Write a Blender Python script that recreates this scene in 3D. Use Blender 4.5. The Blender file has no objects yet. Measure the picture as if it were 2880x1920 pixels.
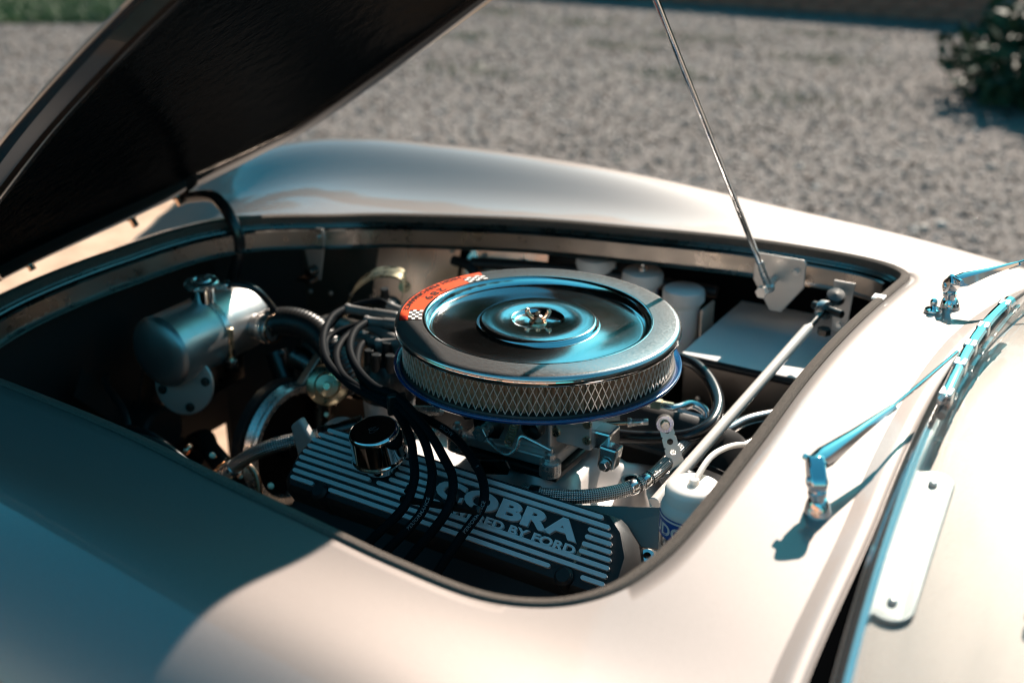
import bpy, math, random
import numpy as np
from mathutils import Vector

random.seed(7); rng = np.random.default_rng(7)
SC = bpy.context.scene
R = math.radians

# ------------------------------------------------------------------ camera, sky, sun, exposure
cam_d = bpy.data.cameras.new('camera'); cam = bpy.data.objects.new('camera', cam_d); SC.collection.objects.link(cam)
PITCH, YAW = 23.0, 30.5
cam.location = (0.6876, -1.2316, 1.3846)
cam.rotation_euler = (R(90 - PITCH), 0, R(YAW))
cam_d.sensor_width = 36.0; cam_d.lens = 42.5
cam_d.clip_start = 0.05; cam_d.clip_end = 500
cam_d.dof.use_dof = True; cam_d.dof.focus_distance = 1.40; cam_d.dof.aperture_fstop = 3.0; cam_d.dof.aperture_blades = 9
SC.camera = cam

SUN = Vector((-0.03, 1.36, 1.0)).normalized()          # towards the sun: over the far wing
elev = math.asin(SUN.z)
world = bpy.data.worlds.new('World'); SC.world = world; world.use_nodes = True
wn = world.node_tree.nodes; wl = world.node_tree.links
bg = wn['Background']; sky = wn.new('ShaderNodeTexSky'); sky.sky_type = 'NISHITA'; sky.sun_disc = False
sky.sun_elevation = elev; sky.sun_rotation = math.atan2(SUN.x, SUN.y)
sky.air_density = 1.0; sky.dust_density = 0.6; sky.ozone_density = 1.5
tint = wn.new('ShaderNodeMix'); tint.data_type = 'RGBA'; tint.blend_type = 'MULTIPLY'; tint.inputs[0].default_value = 1
tint.inputs[7].default_value = (0.24, 1.0, 0.92, 1)
wl.new(sky.outputs[0], tint.inputs[6]); wl.new(tint.outputs[2], bg.inputs[0]); bg.inputs[1].default_value = 0.075
sun_d = bpy.data.lights.new('sun', 'SUN'); sun_d.energy = 4.4; sun_d.angle = R(0.53); sun_d.color = (1.0, 0.855, 0.735)
sun = bpy.data.objects.new('sun', sun_d); SC.collection.objects.link(sun)
sun.rotation_euler = SUN.to_track_quat('Z', 'Y').to_euler(); sun.location = (0, 6, 6)
vs = SC.view_settings; vs.view_transform = 'Standard'; vs.look = 'None'; vs.exposure = 1.38; vs.gamma = 1.0
SC.render.engine = 'CYCLES'; SC.cycles.filter_width = 1.1

# ------------------------------------------------------------------ material helpers
def mat(name, col=(.5, .5, .5), rough=.5, metal=0.0, coat=0.0, coat_rough=.03, spec=.5, **kw):
    m = bpy.data.materials.new(name); m.use_nodes = True
    b = m.node_tree.nodes['Principled BSDF']
    b.inputs['Base Color'].default_value = (*col, 1); b.inputs['Roughness'].default_value = rough
    b.inputs['Metallic'].default_value = metal; b.inputs['Coat Weight'].default_value = coat
    b.inputs['Coat Roughness'].default_value = coat_rough; b.inputs['Specular IOR Level'].default_value = spec
    for k, v in kw.items(): b.inputs[k.replace('_', ' ')].default_value = v
    return m
def nd(m, t, **kw):
    n = m.node_tree.nodes.new(t)
    for k, v in kw.items(): setattr(n, k, v)
    return n
def lk(m, a, b): m.node_tree.links.new(a, b)
def P(m): return m.node_tree.nodes['Principled BSDF']
def noise(m, scale, detail=4, rough=.5, coord='Object', stretch=None):
    tc = nd(m, 'ShaderNodeTexCoord'); n = nd(m, 'ShaderNodeTexNoise')
    n.inputs['Scale'].default_value = scale; n.inputs['Detail'].default_value = detail; n.inputs['Roughness'].default_value = rough
    if stretch:
        mp = nd(m, 'ShaderNodeMapping'); mp.inputs['Scale'].default_value = stretch
        lk(m, tc.outputs[coord], mp.inputs['Vector']); lk(m, mp.outputs[0], n.inputs['Vector'])
    else: lk(m, tc.outputs[coord], n.inputs['Vector'])
    return n
def ramp(m, src, stops):
    r = nd(m, 'ShaderNodeValToRGB'); cr = r.color_ramp
    while len(cr.elements) < len(stops): cr.elements.new(.5)
    for e, (p, c) in zip(cr.elements, stops):
        e.position = p; e.color = (*c, 1) if len(c) == 3 else c
    lk(m, src, r.inputs[0]); return r
def bump(m, src, strength, dist):
    b = nd(m, 'ShaderNodeBump'); b.inputs['Strength'].default_value = strength; b.inputs['Distance'].default_value = dist
    lk(m, src, b.inputs['Height']); lk(m, b.outputs[0], P(m).inputs['Normal']); return b
def vary_rough(m, scale, lo, hi, stretch=None, detail=5):
    n = noise(m, scale, detail, .6, stretch=stretch)
    r = ramp(m, n.outputs['Fac'], [(.35, (lo,)*3), (.68, (hi,)*3)])
    lk(m, r.outputs[0], P(m).inputs['Roughness'])
def vary_col(m, scale, c1, c2, detail=5, lo=.35, hi=.65, stretch=None):
    n = noise(m, scale, detail, .6, stretch=stretch)
    r = ramp(m, n.outputs['Fac'], [(lo, c1), (hi, c2)])
    lk(m, r.outputs[0], P(m).inputs['Base Color']); return r

M = {}
# silver-champagne metallic paint under clear lacquer, fine flake
m = M['paint'] = mat('champagne_paint', (.60, .50, .425), .60, .78, 1.0, .012)
vary_col(m, 2200, (.215, .190, .178), (.300, .268, .252), 1, .3, .7)
pn = noise(m, 240, 2, .5); pb_ = nd(m, 'ShaderNodeBump'); pb_.inputs['Strength'].default_value = .03; pb_.inputs['Distance'].default_value = .002; lk(m, pn.outputs['Fac'], pb_.inputs['Height']); lk(m, pb_.outputs[0], P(m).inputs['Coat Normal'])
M['liner'] = m = mat('black_hood_liner', (.0020, .0036, .0046), .3, 0, .03, .14, spec=0)
n1 = noise(m, 34, 4, .55); bn = bump(m, n1.outputs['Fac'], .35, .006); lk(m, bn.outputs[0], P(m).inputs['Coat Normal'])
n2 = noise(m, 45, 3, .5); r2 = ramp(m, n2.outputs['Fac'], [(.3, (.20,)*3), (.7, (.34,)*3)]); lk(m, r2.outputs[0], P(m).inputs['Roughness'])
M['hood_edge'] = mat('dark_edge_paint', (.022, .019, .018), .14, .0, .6, .04)
M['chrome'] = mat('chrome', (.80, .80, .80), .04, 1)
M['chrome_dusty'] = m = mat('dusty_chrome', (.72, .72, .72), .06, 1)
n1 = noise(m, 700, 4, .6); ra = ramp(m, n1.outputs['Fac'], [(.35, (.085,)*3), (.75, (.15,)*3)]); lk(m, ra.outputs[0], P(m).inputs['Roughness'])
n1 = noise(m, 900, 2, .6); ra = ramp(m, n1.outputs['Fac'], [(.62, (.74, .74, .74)), (.72, (.50, .46, .42))]); lk(m, ra.outputs[0], P(m).inputs['Base Color'])
M['chrome_flange'] = m = mat('hazed_chrome', (.62, .61, .60), .3, .92)
n1 = noise(m, 420, 6, .6); ra = ramp(m, n1.outputs['Fac'], [(.30, (.17,)*3), (.70, (.25,)*3)]); lk(m, ra.outputs[0], P(m).inputs['Roughness'])
vary_col(m, 900, (.50, .505, .51), (.58, .575, .57), 3, .34, .66)
M['alu'] = m = mat('satin_aluminium', (.66, .63, .61), .36, .75); vary_rough(m, 30, .28, .48)
M['splash'] = m = mat('reflection_tinted_aluminium', (.92, .74, .62), .28, 1); vary_rough(m, 7, .18, .36, (1, 1, .12))  # bare aluminium; the copper-warm reflection is tinted into its base colour
M['alu_sheet'] = m = mat('sheet_aluminium', (.50, .44, .38), .30, 1); vary_rough(m, 6, .22, .42, (1, 1, .15))
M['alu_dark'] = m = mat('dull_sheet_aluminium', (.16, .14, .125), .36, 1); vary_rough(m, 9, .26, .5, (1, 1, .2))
M['rail'] = m = mat('rail_aluminium', (.30, .265, .235), .30, 1); vary_rough(m, 25, .22, .42)
M['alu_bright'] = mat('bright_aluminium', (.72, .70, .68), .22, 1)
M['alu_cast'] = m = mat('cast_aluminium', (.58, .55, .53), .50, .55); n1 = noise(m, 700, 3, .6); bump(m, n1.outputs['Fac'], .25, .0006)
M['fin'] = m = mat('brushed_fins', (.88, .85, .84), .42, .42); n1 = noise(m, 160, 6, .7, stretch=(.12, 6, 6))
ra = ramp(m, n1.outputs['Fac'], [(.3, (.34,)*3), (.7, (.55,)*3)]); lk(m, ra.outputs[0], P(m).inputs['Roughness']); bump(m, n1.outputs['Fac'], .12, .0004)
M['crackle'] = m = mat('black_crackle', (.012, .013, .014), .55); n1 = noise(m, 900, 3, .6); bump(m, n1.outputs['Fac'], .3, .0006)
M['chip'] = mat('bare_patch', (.30, .23, .17), .8)
M['rubber'] = m = mat('black_rubber', (.012, .013, .014), .42); n1 = noise(m, 60, 4, .6); ra = ramp(m, n1.outputs['Fac'], [(.3, (.36,)*3), (.7, (.52,)*3)]); lk(m, ra.outputs[0], P(m).inputs['Roughness'])
M['lead'] = mat('silicone_lead', (.008, .010, .012), .55, spec=.03)
M['gloss_rubber'] = mat('gloss_black_rubber', (.012, .012, .013), .22)
M['plastic_black'] = mat('black_plastic', (.012, .012, .012), .35)
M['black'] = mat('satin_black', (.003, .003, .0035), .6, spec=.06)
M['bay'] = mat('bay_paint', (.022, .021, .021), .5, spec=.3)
M['deep_black'] = mat('deep_black', (.0015, .0016, .0018), .7, spec=0)
M['rail_chrome'] = mat('satin_chrome', (.74, .73, .72), .16, .95)
M['sunlit_boot'] = mat('sun_greyed_rubber', (.13, .125, .12), .45)  # black rubber boots; sun and sky sheen is put into the grey
M['seal'] = m = mat('flocked_seal', (.055, .045, .038), .9, spec=.2); vary_col(m, 1500, (.045, .036, .030), (.17, .14, .118), 2, .38, .66)
n1 = noise(m, 1300, 2, .6); bump(m, n1.outputs['Fac'], .7, .002)
M['blue'] = mat('blue_enamel', (.004, .045, .16), .18, 0, 1, .03)
M['orange'] = mat('orange_decal', (.80, .085, .02), .38)
M['red'] = mat('red_decal', (.62, .015, .01), .38)
M['white_ink'] = mat('white_ink', (.80, .79, .76), .4)
M['black_ink'] = mat('black_ink', (.02, .012, .01), .4)
M['grey_ink'] = mat('grey_ink', (.34, .36, .37), .5)
M['lead_ink'] = mat('lead_print', (.20, .21, .22), .5)
M['pleat'] = m = mat('filter_paper', (.42, .24, .14), .85); vary_col(m, 60, (.42, .24, .14), (.58, .37, .24))
M['mesh_wire'] = mat('expanded_steel', (.80, .72, .64), .40, .75)
M['zinc'] = m = mat('yellow_zinc', (.60, .52, .36), .26, 1); vary_rough(m, 40, .2, .42)
M['steel'] = m = mat('plated_steel', (.62, .59, .56), .26, .85); vary_rough(m, 60, .18, .38)
M['dark_steel'] = m = mat('dark_steel', (.10, .095, .09), .32, 1); vary_rough(m, 60, .22, .45)
M['copper'] = mat('warm_plated_steel', (.62, .42, .30), .2, 1)
M['tank'] = m = mat('tank_aluminium', (.50, .49, .48), .40, .92); vary_rough(m, 18, .34, .50); 
M['bracket'] = mat('matt_aluminium', (.55, .50, .46), .48, .8)
M['strut'] = mat('strut_paint', (.76, .70, .63), .35, .0, .5, .1)
M['box_top'] = mat('footbox_paint', (.74, .72, .70), .35, .0, .3, .1)
M['res_plastic'] = mat('translucent_plastic', (.66, .68, .68), .38, Subsurface_Weight=.25)
M['cap_plastic'] = mat('cap_plastic', (.60, .59, .57), .5)
M['white_plastic'] = mat('white_plastic', (.85, .80, .74), .38, Subsurface_Weight=.6, Subsurface_Scale=.012, Subsurface_Radius=(1, .95, .9))
M['tan_plastic'] = mat('tan_plastic', (.62, .48, .39), .42)
M['label_blue'] = mat('blue_print', (.012, .085, .36), .35)
M['label_silver'] = mat('silver_band', (.5, .48, .46), .2, 1)
M['plate'] = mat('pale_plate', (.34, .35, .345), .34, .3, .3, .15)
M['glass'] = m = mat('windscreen_glass')
tr = nd(m, 'ShaderNodeBsdfTransparent'); tr.inputs[0].default_value = (.985, .996, .990, 1); gs = nd(m, 'ShaderNodeBsdfGlossy'); gs.inputs['Roughness'].default_value = 0
lw = nd(m, 'ShaderNodeLayerWeight'); pw = nd(m, 'ShaderNodeMath', operation='POWER'); pw.inputs[1].default_value = 4; lk(m, lw.outputs['Facing'], pw.inputs[0])
fr = nd(m, 'ShaderNodeMath', operation='MULTIPLY_ADD'); fr.inputs[1].default_value = .6; fr.inputs[2].default_value = .03; lk(m, pw.outputs[0], fr.inputs[0]); mi = nd(m, 'ShaderNodeMixShader')
lk(m, fr.outputs[0], mi.inputs[0]); lk(m, tr.outputs[0], mi.inputs[1]); lk(m, gs.outputs[0], mi.inputs[2])
dn = noise(m, 22, 7, .7, stretch=(1, .35, 1)); dr = ramp(m, dn.outputs['Fac'], [(.45, (.004,)*3), (.75, (.07,)*3)]); df = nd(m, 'ShaderNodeBsdfDiffuse'); df.inputs[0].default_value = (.6, .58, .54, 1); mi2 = nd(m, 'ShaderNodeMixShader')
lk(m, dr.outputs[0], mi2.inputs[0]); lk(m, mi.outputs[0], mi2.inputs[1]); lk(m, df.outputs[0], mi2.inputs[2]); lk(m, mi2.outputs[0], m.node_tree.nodes['Material Output'].inputs[0])
M['braid'] = m = mat('steel_braid', (.52, .50, .49), .30, 1)
uvn = nd(m, 'ShaderNodeUVMap'); sp = nd(m, 'ShaderNodeSeparateXYZ'); lk(m, uvn.outputs[0], sp.inputs[0])
def mth(op, a, b=None):
    x = nd(m, 'ShaderNodeMath', operation=op)
    for i, v in enumerate((a, b)):
        if v is None: continue
        if isinstance(v, (int, float)): x.inputs[i].default_value = v
        else: lk(m, v, x.inputs[i])
    return x.outputs[0]
ua = mth('MULTIPLY', sp.outputs[0], 62.8); va = mth('MULTIPLY', sp.outputs[1], 62.8)
s1 = mth('SINE', mth('ADD', ua, va)); s2 = mth('SINE', mth('SUBTRACT', ua, va))
pr = mth('MULTIPLY', s1, s2); mx = mth('ADD', mth('MULTIPLY', pr, .5), .5)
cr = ramp(m, mx, [(.12, (.03, .03, .032)), (.42, (.60, .58, .56))]); lk(m, cr.outputs[0], P(m).inputs['Base Color']); bump(m, mx, .8, .0015)
M['ribbed'] = m = mat('ribbed_hose', (.012, .012, .012), .34)
uvn = nd(m, 'ShaderNodeUVMap'); sp = nd(m, 'ShaderNodeSeparateXYZ'); lk(m, uvn.outputs[0], sp.inputs[0])
bump(m, mth('SINE', mth('MULTIPLY', sp.outputs[0], 150)), .35, .0012)

# ground and plants
M['gravel'] = m = mat('gravel', (.25, .2, .17), .9, spec=.25)
tc = nd(m, 'ShaderNodeTexCoord'); vo = nd(m, 'ShaderNodeTexVoronoi'); vo.inputs['Scale'].default_value = 110
lk(m, tc.outputs['Object'], vo.inputs['Vector'])
cr = ramp(m, vo.outputs['Color'], [(0, (.075, .068, .064)), (.35, (.125, .106, .094)), (.65, (.17, .147, .134)), (1, (.28, .262, .25))]); lk(m, cr.outputs[0], P(m).inputs['Base Color'])
bump(m, vo.outputs['Distance'], .8, .008)
M['stones'] = m = mat('gravel_stones', (.3, .25, .2), .75, spec=.4)
at_ = nd(m, 'ShaderNodeVertexColor'); at_.layer_name = 'Col'; lk(m, at_.outputs[0], P(m).inputs['Base Color'])
M['apron'] = m = mat('sandy_paving', (.50, .33, .22), .85, spec=.3); vary_col(m, 9, (.42, .27, .18), (.58, .40, .28), 8)
M['soil'] = mat('dark_soil', (.03, .045, .022), .95, spec=.1)
M['grass'] = m = mat('grass_blades', (.045, .10, .03), .6); vary_col(m, 3, (.025, .075, .03), (.07, .13, .035))
M['leaf'] = m = mat('bush_leaves', (.02, .06, .03), .6, spec=.25); vary_col(m, 5, (.008, .030, .016), (.020, .058, .026))
M['bark'] = mat('bark', (.05, .04, .03), .9)
M['brick'] = m = mat('red_brick', (.20, .07, .05), .85, spec=.2); vary_col(m, 4, (.26, .09, .065), (.40, .18, .13))
M['house_brick'] = m = mat('house_brick', (.46, .24, .15), .85, spec=.2); vary_col(m, 6, (.38, .18, .11), (.52, .29, .19))
M['mortar'] = mat('mortar', (.20, .17, .15), .95, spec=.1)
M['stone_cap'] = mat('plinth_stone', (.22, .15, .12), .9, spec=.1)

# ------------------------------------------------------------------ object helpers
COL = SC.collection
def wloc(o):
    v = np.zeros(3)
    while o: v += np.array(o.location); o = o.parent
    return v
class MB:
    """collects shapes for ONE mesh object"""
    def __init__(s): s.v = []; s.f = []; s.n = 0; s.uv = {}
    def add(s, v, f, uv=None):
        v = np.asarray(v, float).reshape(-1, 3); s.v.append(v)
        if uv is not None:
            for i, fc in enumerate(f): s.uv[len(s.f) + i] = [uv[i][j] for j in range(len(fc))]
        s.f += [tuple(int(i) + s.n for i in fc) for fc in f]; s.n += len(v); return s
    def box(s, c, d, ax=None):
        c = np.array(c, float); d = np.array(d, float)/2
        v = np.array([[x, y, z] for x in (-1, 1) for y in (-1, 1) for z in (-1, 1)], float)*d
        if ax is not None: v = v @ np.array(ax, float)
        return s.add(v + c, [(0, 1, 3, 2), (4, 6, 7, 5), (0, 4, 5, 1), (2, 3, 7, 6), (0, 2, 6, 4), (1, 5, 7, 3)])
    def lathe(s, prof, o=(0, 0, 0), ax=(0, 0, 1), n=48, a0=0, a1=2*math.pi, ref=None):
        o = np.array(o, float); w = np.array(ax, float); w /= np.linalg.norm(w)
        h = np.array(ref if ref is not None else ((1, 0, 0) if abs(w[0]) < .9 else (0, 1, 0)), float)
        u = h - w*(h @ w); u /= np.linalg.norm(u); t = np.cross(w, u)
        full = abs(a1 - a0 - 2*math.pi) < 1e-6; k = n if full else n + 1
        an = a0 + (a1 - a0)*np.arange(k)/n; v = []; m_ = len(prof)
        for a in an:
            d = u*math.cos(a) + t*math.sin(a)
            for r, z in prof: v.append(o + d*max(r, 1e-6) + w*z)
        f = []
        for i in range(n):
            j = (i + 1) % k
            for q in range(m_ - 1): f.append((i*m_ + q, j*m_ + q, j*m_ + q + 1, i*m_ + q + 1))
        return s.add(v, f)
    def cyl(s, a, b, r, r2=None, n=24, ch=None):
        a = np.array(a, float); b = np.array(b, float); L = np.linalg.norm(b - a); r2 = r if r2 is None else r2
        ch = min(r, r2)*.12 if ch is None else ch
        return s.lathe([(0, 0), (r - ch, 0), (r, ch), (r2, L - ch), (r2 - ch, L), (0, L)], a, b - a, n)
    def hexn(s, a, b, r): return s.cyl(a, b, r, n=6, ch=r*.08)
    def tube(s, pts, r, n=14, sub=8, caps=True, flat=None):
        p = smooth_path(pts, sub); m_ = len(p); rr = np.full(m_, r) if np.isscalar(r) else np.interp(np.linspace(0, 1, m_), np.linspace(0, 1, len(r)), r)
        T = np.gradient(p, axis=0); T /= np.linalg.norm(T, axis=1)[:, None]
        u = np.cross(T[0], (0, 0, 1.0)); u = u if np.linalg.norm(u) > 1e-3 else np.cross(T[0], (1.0, 0, 0)); u /= np.linalg.norm(u)
        v = []; ln = np.concatenate([[0], np.cumsum(np.linalg.norm(np.diff(p, axis=0), axis=1))])
        for i in range(m_):
            u = u - T[i]*(u @ T[i]); u /= np.linalg.norm(u); w = np.cross(T[i], u)
            for k in range(n):
                a = 2*math.pi*k/n; v.append(p[i] + rr[i]*(u*math.cos(a) + w*math.sin(a)*(flat or 1)))
        f = []; uv = []; c = 2*math.pi*float(np.mean(rr))
        for i in range(m_ - 1):
            for k in range(n):
                f.append((i*n + k, i*n + (k + 1) % n, (i + 1)*n + (k + 1) % n, (i + 1)*n + k))
                uv.append([(ln[i]/c, k/n), (ln[i]/c, (k + 1)/n), (ln[i + 1]/c, (k + 1)/n), (ln[i + 1]/c, k/n)])
        if caps:
            f.append(tuple(range(n))[::-1]); uv.append([(0, 0)]*n); f.append(tuple((m_ - 1)*n + k for k in range(n))); uv.append([(0, 0)]*n)
        return s.add(v, f, uv)
    def prism(s, poly, o, u, w, depth):
        """2D outline in plane (o,u,w) extruded along u x w by depth"""
        o, u, w = (np.array(q, float) for q in (o, u, w)); nn = np.cross(u, w); k = len(poly)
        v = [o + u*a + w*b for a, b in poly] + [o + u*a + w*b + nn*depth for a, b in poly]
        f = [tuple(range(k))[::-1], tuple(range(k, 2*k))] + [(i, (i + 1) % k, k + (i + 1) % k, k + i) for i in range(k)]
        return s.add(v, f)
    def sphere(s, c, r, n=16):
        pr_ = [(r*math.sin(a), -r*math.cos(a)) for a in np.linspace(0, math.pi, n//2 + 1)]
        return s.lathe(pr_, c, n=n)
    def build(s, name, m_, parent=None, label=None, smooth=True, ang=35, bev=0, cat=None, group=None, kind=None):
        me = bpy.data.meshes.new(name); v = np.concatenate(s.v)
        me.from_pydata((v - wloc(parent)).tolist(), [], s.f)
        if s.uv:
            ul = me.uv_layers.new(name='UVMap')
            for pi, p in enumerate(me.polygons):
                q = s.uv.get(pi)
                if q:
                    for j, li in enumerate(p.loop_indices): ul.data[li].uv = q[j]
        me.validate(); me.update()
        me.materials.append(M[m_] if isinstance(m_, str) else m_)
        if smooth:
            me.polygons.foreach_set('use_smooth', [True]*len(me.polygons)); me.set_sharp_from_angle(angle=R(ang))
        o = bpy.data.objects.new(name, me); COL.objects.link(o); o.parent = parent
        if bev:
            b = o.modifiers.new('bevel', 'BEVEL'); b.width = bev; b.segments = 2; b.limit_method = 'ANGLE'; b.angle_limit = R(40)
        tag(o, label, cat, group, kind); return o
def tag(o, label=None, cat=None, group=None, kind=None):
    for k, v in (('label', label), ('category', cat), ('group', group), ('kind', kind)):
        if v: o[k] = v
    return o
def thing(name, label, cat, loc, group=None):
    o = bpy.data.objects.new(name, None); COL.objects.link(o); o.location = loc; o.empty_display_size = .05
    return tag(o, label, cat, group)
def smooth_path(pts, sub=8, closed=False):
    p = np.array(pts, float)
    if len(p) == 2: return np.array([p[0] + (p[1] - p[0])*t for t in np.linspace(0, 1, 3)])
    out = []; n = len(p)
    for i in range(n if closed else n - 1):
        if closed: a, b, c, d = p[(i - 1) % n], p[i], p[(i + 1) % n], p[(i + 2) % n]
        else: a, b, c, d = p[max(i - 1, 0)], p[i], p[i + 1], p[min(i + 2, n - 1)]
        for t in np.arange(sub)/sub:
            out.append(.5*((2*b) + (c - a)*t + (2*a - 5*b + 4*c - d)*t*t + (3*b - 3*c + d - a)*t**3))
    if not closed: out.append(p[-1])
    return np.array(out)
def text_geo(body, size, depth=0.0, offset=0.0, spacing=1.0, align='LEFT', shear=0):
    c = bpy.data.curves.new('t', 'FONT'); c.body = body; c.size = size; c.extrude = depth; c.offset = offset; c.space_character = spacing
    c.align_x = align; c.resolution_u = 4; c.shear = shear
    o = bpy.data.objects.new('t', c); COL.objects.link(o)
    dg = bpy.context.evaluated_depsgraph_get(); me = bpy.data.meshes.new_from_object(o.evaluated_get(dg))
    v = np.array([list(q.co) for q in me.vertices]).reshape(-1, 3); f = [tuple(p.vertices) for p in me.polygons]
    bpy.data.objects.remove(o); bpy.data.curves.remove(c); bpy.data.meshes.remove(me)
    return v, f
def nspline(xk, yk):
    xk = np.array(xk, float); yk = np.array(yk, float); n = len(xk); h = np.diff(xk)
    A = np.zeros((n, n)); b = np.zeros(n); A[0, 0] = A[-1, -1] = 1
    for i in range(1, n - 1):
        A[i, i-1] = h[i-1]; A[i, i] = 2*(h[i-1] + h[i]); A[i, i+1] = h[i]
        b[i] = 3*((yk[i+1] - yk[i])/h[i] - (yk[i] - yk[i-1])/h[i-1])
    c = np.linalg.solve(A, b)
    def f(x):
        x = np.clip(x, xk[0], xk[-1]); i = np.clip(np.searchsorted(xk, x) - 1, 0, n - 2); d = x - xk[i]
        bb = (yk[i+1] - yk[i])/h[i] - h[i]*(2*c[i] + c[i+1])/3; dd = (c[i+1] - c[i])/(3*h[i])
        return yk[i] + bb*d + c[i]*d*d + dd*d**3
    return f

# ------------------------------------------------------------------ setting: ground, paving, stones, grass, wall, bushes
g = MB(); g.add([(-60, -60, 0), (60, -60, 0), (60, 60, 0), (-60, 60, 0)], [(0, 1, 2, 3)])
g.build('gravel_drive', 'gravel', None, 'brown and grey gravel drive', kind='structure')
g = MB(); g.add([(-14, -9, .004), (6, -9, .004), (6, 2.25, .004), (-14, 2.25, .004)], [(0, 1, 2, 3)])
g.build('paved_apron', 'apron', None, 'sandy paving under the car', kind='structure')
def stones(n, x0, x1, y0, y1, keep):
    ph = (1 + 5**.5)/2
    iv = np.array([(-1, ph, 0), (1, ph, 0), (-1, -ph, 0), (1, -ph, 0), (0, -1, ph), (0, 1, ph), (0, -1, -ph), (0, 1, -ph), (ph, 0, -1), (ph, 0, 1), (-ph, 0, -1), (-ph, 0, 1)], float)/1.9
    fi = np.array([(0,11,5),(0,5,1),(0,1,7),(0,7,10),(0,10,11),(1,5,9),(5,11,4),(11,10,2),(10,7,6),(7,1,8),(3,9,4),(3,4,2),(3,2,6),(3,6,8),(3,8,9),(4,9,5),(2,4,11),(6,2,10),(8,6,7),(9,8,1)])
    x = rng.uniform(x0, x1, n); y = rng.uniform(y0, y1, n); k = keep(x, y); x, y = x[k], y[k]; n = len(x)
    sz = rng.gamma(5, .00112, n)*(1 + .5*rng.random(n)); sc = sz[:, None]*rng.uniform(.6, 1.3, (n, 3))
    an = rng.uniform(0, 6.28, n); v = iv[None]*sc[:, None, :]*(1 + .18*rng.standard_normal((n, 12, 1)))
    c, s_ = np.cos(an)[:, None], np.sin(an)[:, None]
    V = np.stack([v[..., 0]*c - v[..., 1]*s_ + x[:, None], v[..., 0]*s_ + v[..., 1]*c + y[:, None], v[..., 2]*.6 + sc[:, 2:3]*.25], -1).reshape(-1, 3)
    F = (fi[None] + (np.arange(n)*12)[:, None, None]).reshape(-1, 3)
    me = bpy.data.meshes.new('gravel_stones'); me.vertices.add(len(V)); me.vertices.foreach_set('co', V.ravel())
    me.loops.add(F.size); me.loops.foreach_set('vertex_index', F.ravel().astype(np.int32))
    me.polygons.add(len(F)); me.polygons.foreach_set('loop_start', np.arange(0, F.size, 3, dtype=np.int32)); me.polygons.foreach_set('loop_total', np.full(len(F), 3, np.int32))
    me.update()
    pal = np.array([(.62, .58, .54), (.20, .215, .235), (.34, .34, .34), (.24, .18, .15), (.30, .23, .19), (.36, .29, .24), (.27, .24, .22), (.20, .20, .20), (.44, .40, .36), (.33, .24, .19), (.28, .29, .30)])
    cl = pal[rng.integers(0, len(pal), n)]*rng.uniform(.40, .84, (n, 1))
    cl *= (.86 + .16*np.sin(x*1.7 + y*.9) * np.sin(y*2.3 - x*.6) + .10*np.sin(x*4.1 - y*3.3))[:, None]*np.array([1.0, .96, .93])
    ca = me.color_attributes.new('Col', 'FLOAT_COLOR', 'POINT'); ca.data.foreach_set('color', np.repeat(np.c_[cl, np.ones(n)], 12, 0).astype(np.float32).ravel())
    me.materials.append(M['stones']); o = bpy.data.objects.new('gravel_stones', me); COL.objects.link(o)
    tag(o, 'loose pebbles of the gravel drive', None, None, 'stuff')
stones(150000, -10.5, 3.2, 2.2, 8.7, lambda x, y: (y < 8.7) & (y > 2.25) & (x < .7 + (y - 2)*.3) & (x > -3.0 - .98*y) & ~((y > 5.2 + .595*(x + 7.2)) & (x < -5.6)))
def blades(name, n, fn, h, w, m_, label, parent=None, kind='stuff'):
    b = fn(n); a = rng.uniform(0, 6.28, n); hh = h*rng.uniform(.5, 1.2, n); ww = w*rng.uniform(.6, 1.3, n)
    dx, dy = np.cos(a)*ww, np.sin(a)*ww; lean = rng.normal(0, .45, (n, 2))*hh[:, None]
    V = np.stack([b + np.c_[dx, dy, 0*dx], b - np.c_[dx, dy, 0*dx], b + np.c_[lean, hh]], 1).reshape(-1, 3)
    me = bpy.data.meshes.new(name); me.from_pydata(V.tolist(), [], np.arange(3*n).reshape(-1, 3).tolist()); me.materials.append(M[m_])
    o = bpy.data.objects.new(name, me); COL.objects.link(o); o.parent = parent; return tag(o, label, None, None, kind)
g = MB(); g.add([(-12, 2.2, .006), (-7.2, 5.15, .006), (-5.6, 6.1, .006), (-5.6, 16, .006), (-20, 16, .006)], [(0, 1, 2, 3, 4)])
g.build('lawn_soil', 'soil', None, 'dark soil under the lawn', kind='structure')
def lawn(n):
    x = rng.uniform(-11, -5.6, n); d = rng.gamma(1.2, .8, n); y = 5.15 + .595*(x + 7.2) + d - .05
    return np.c_[x, y, np.zeros(n)]
blades('lawn_grass', 26000, lawn, .07, .006, 'grass', 'green lawn beyond the gravel at the upper left')

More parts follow.
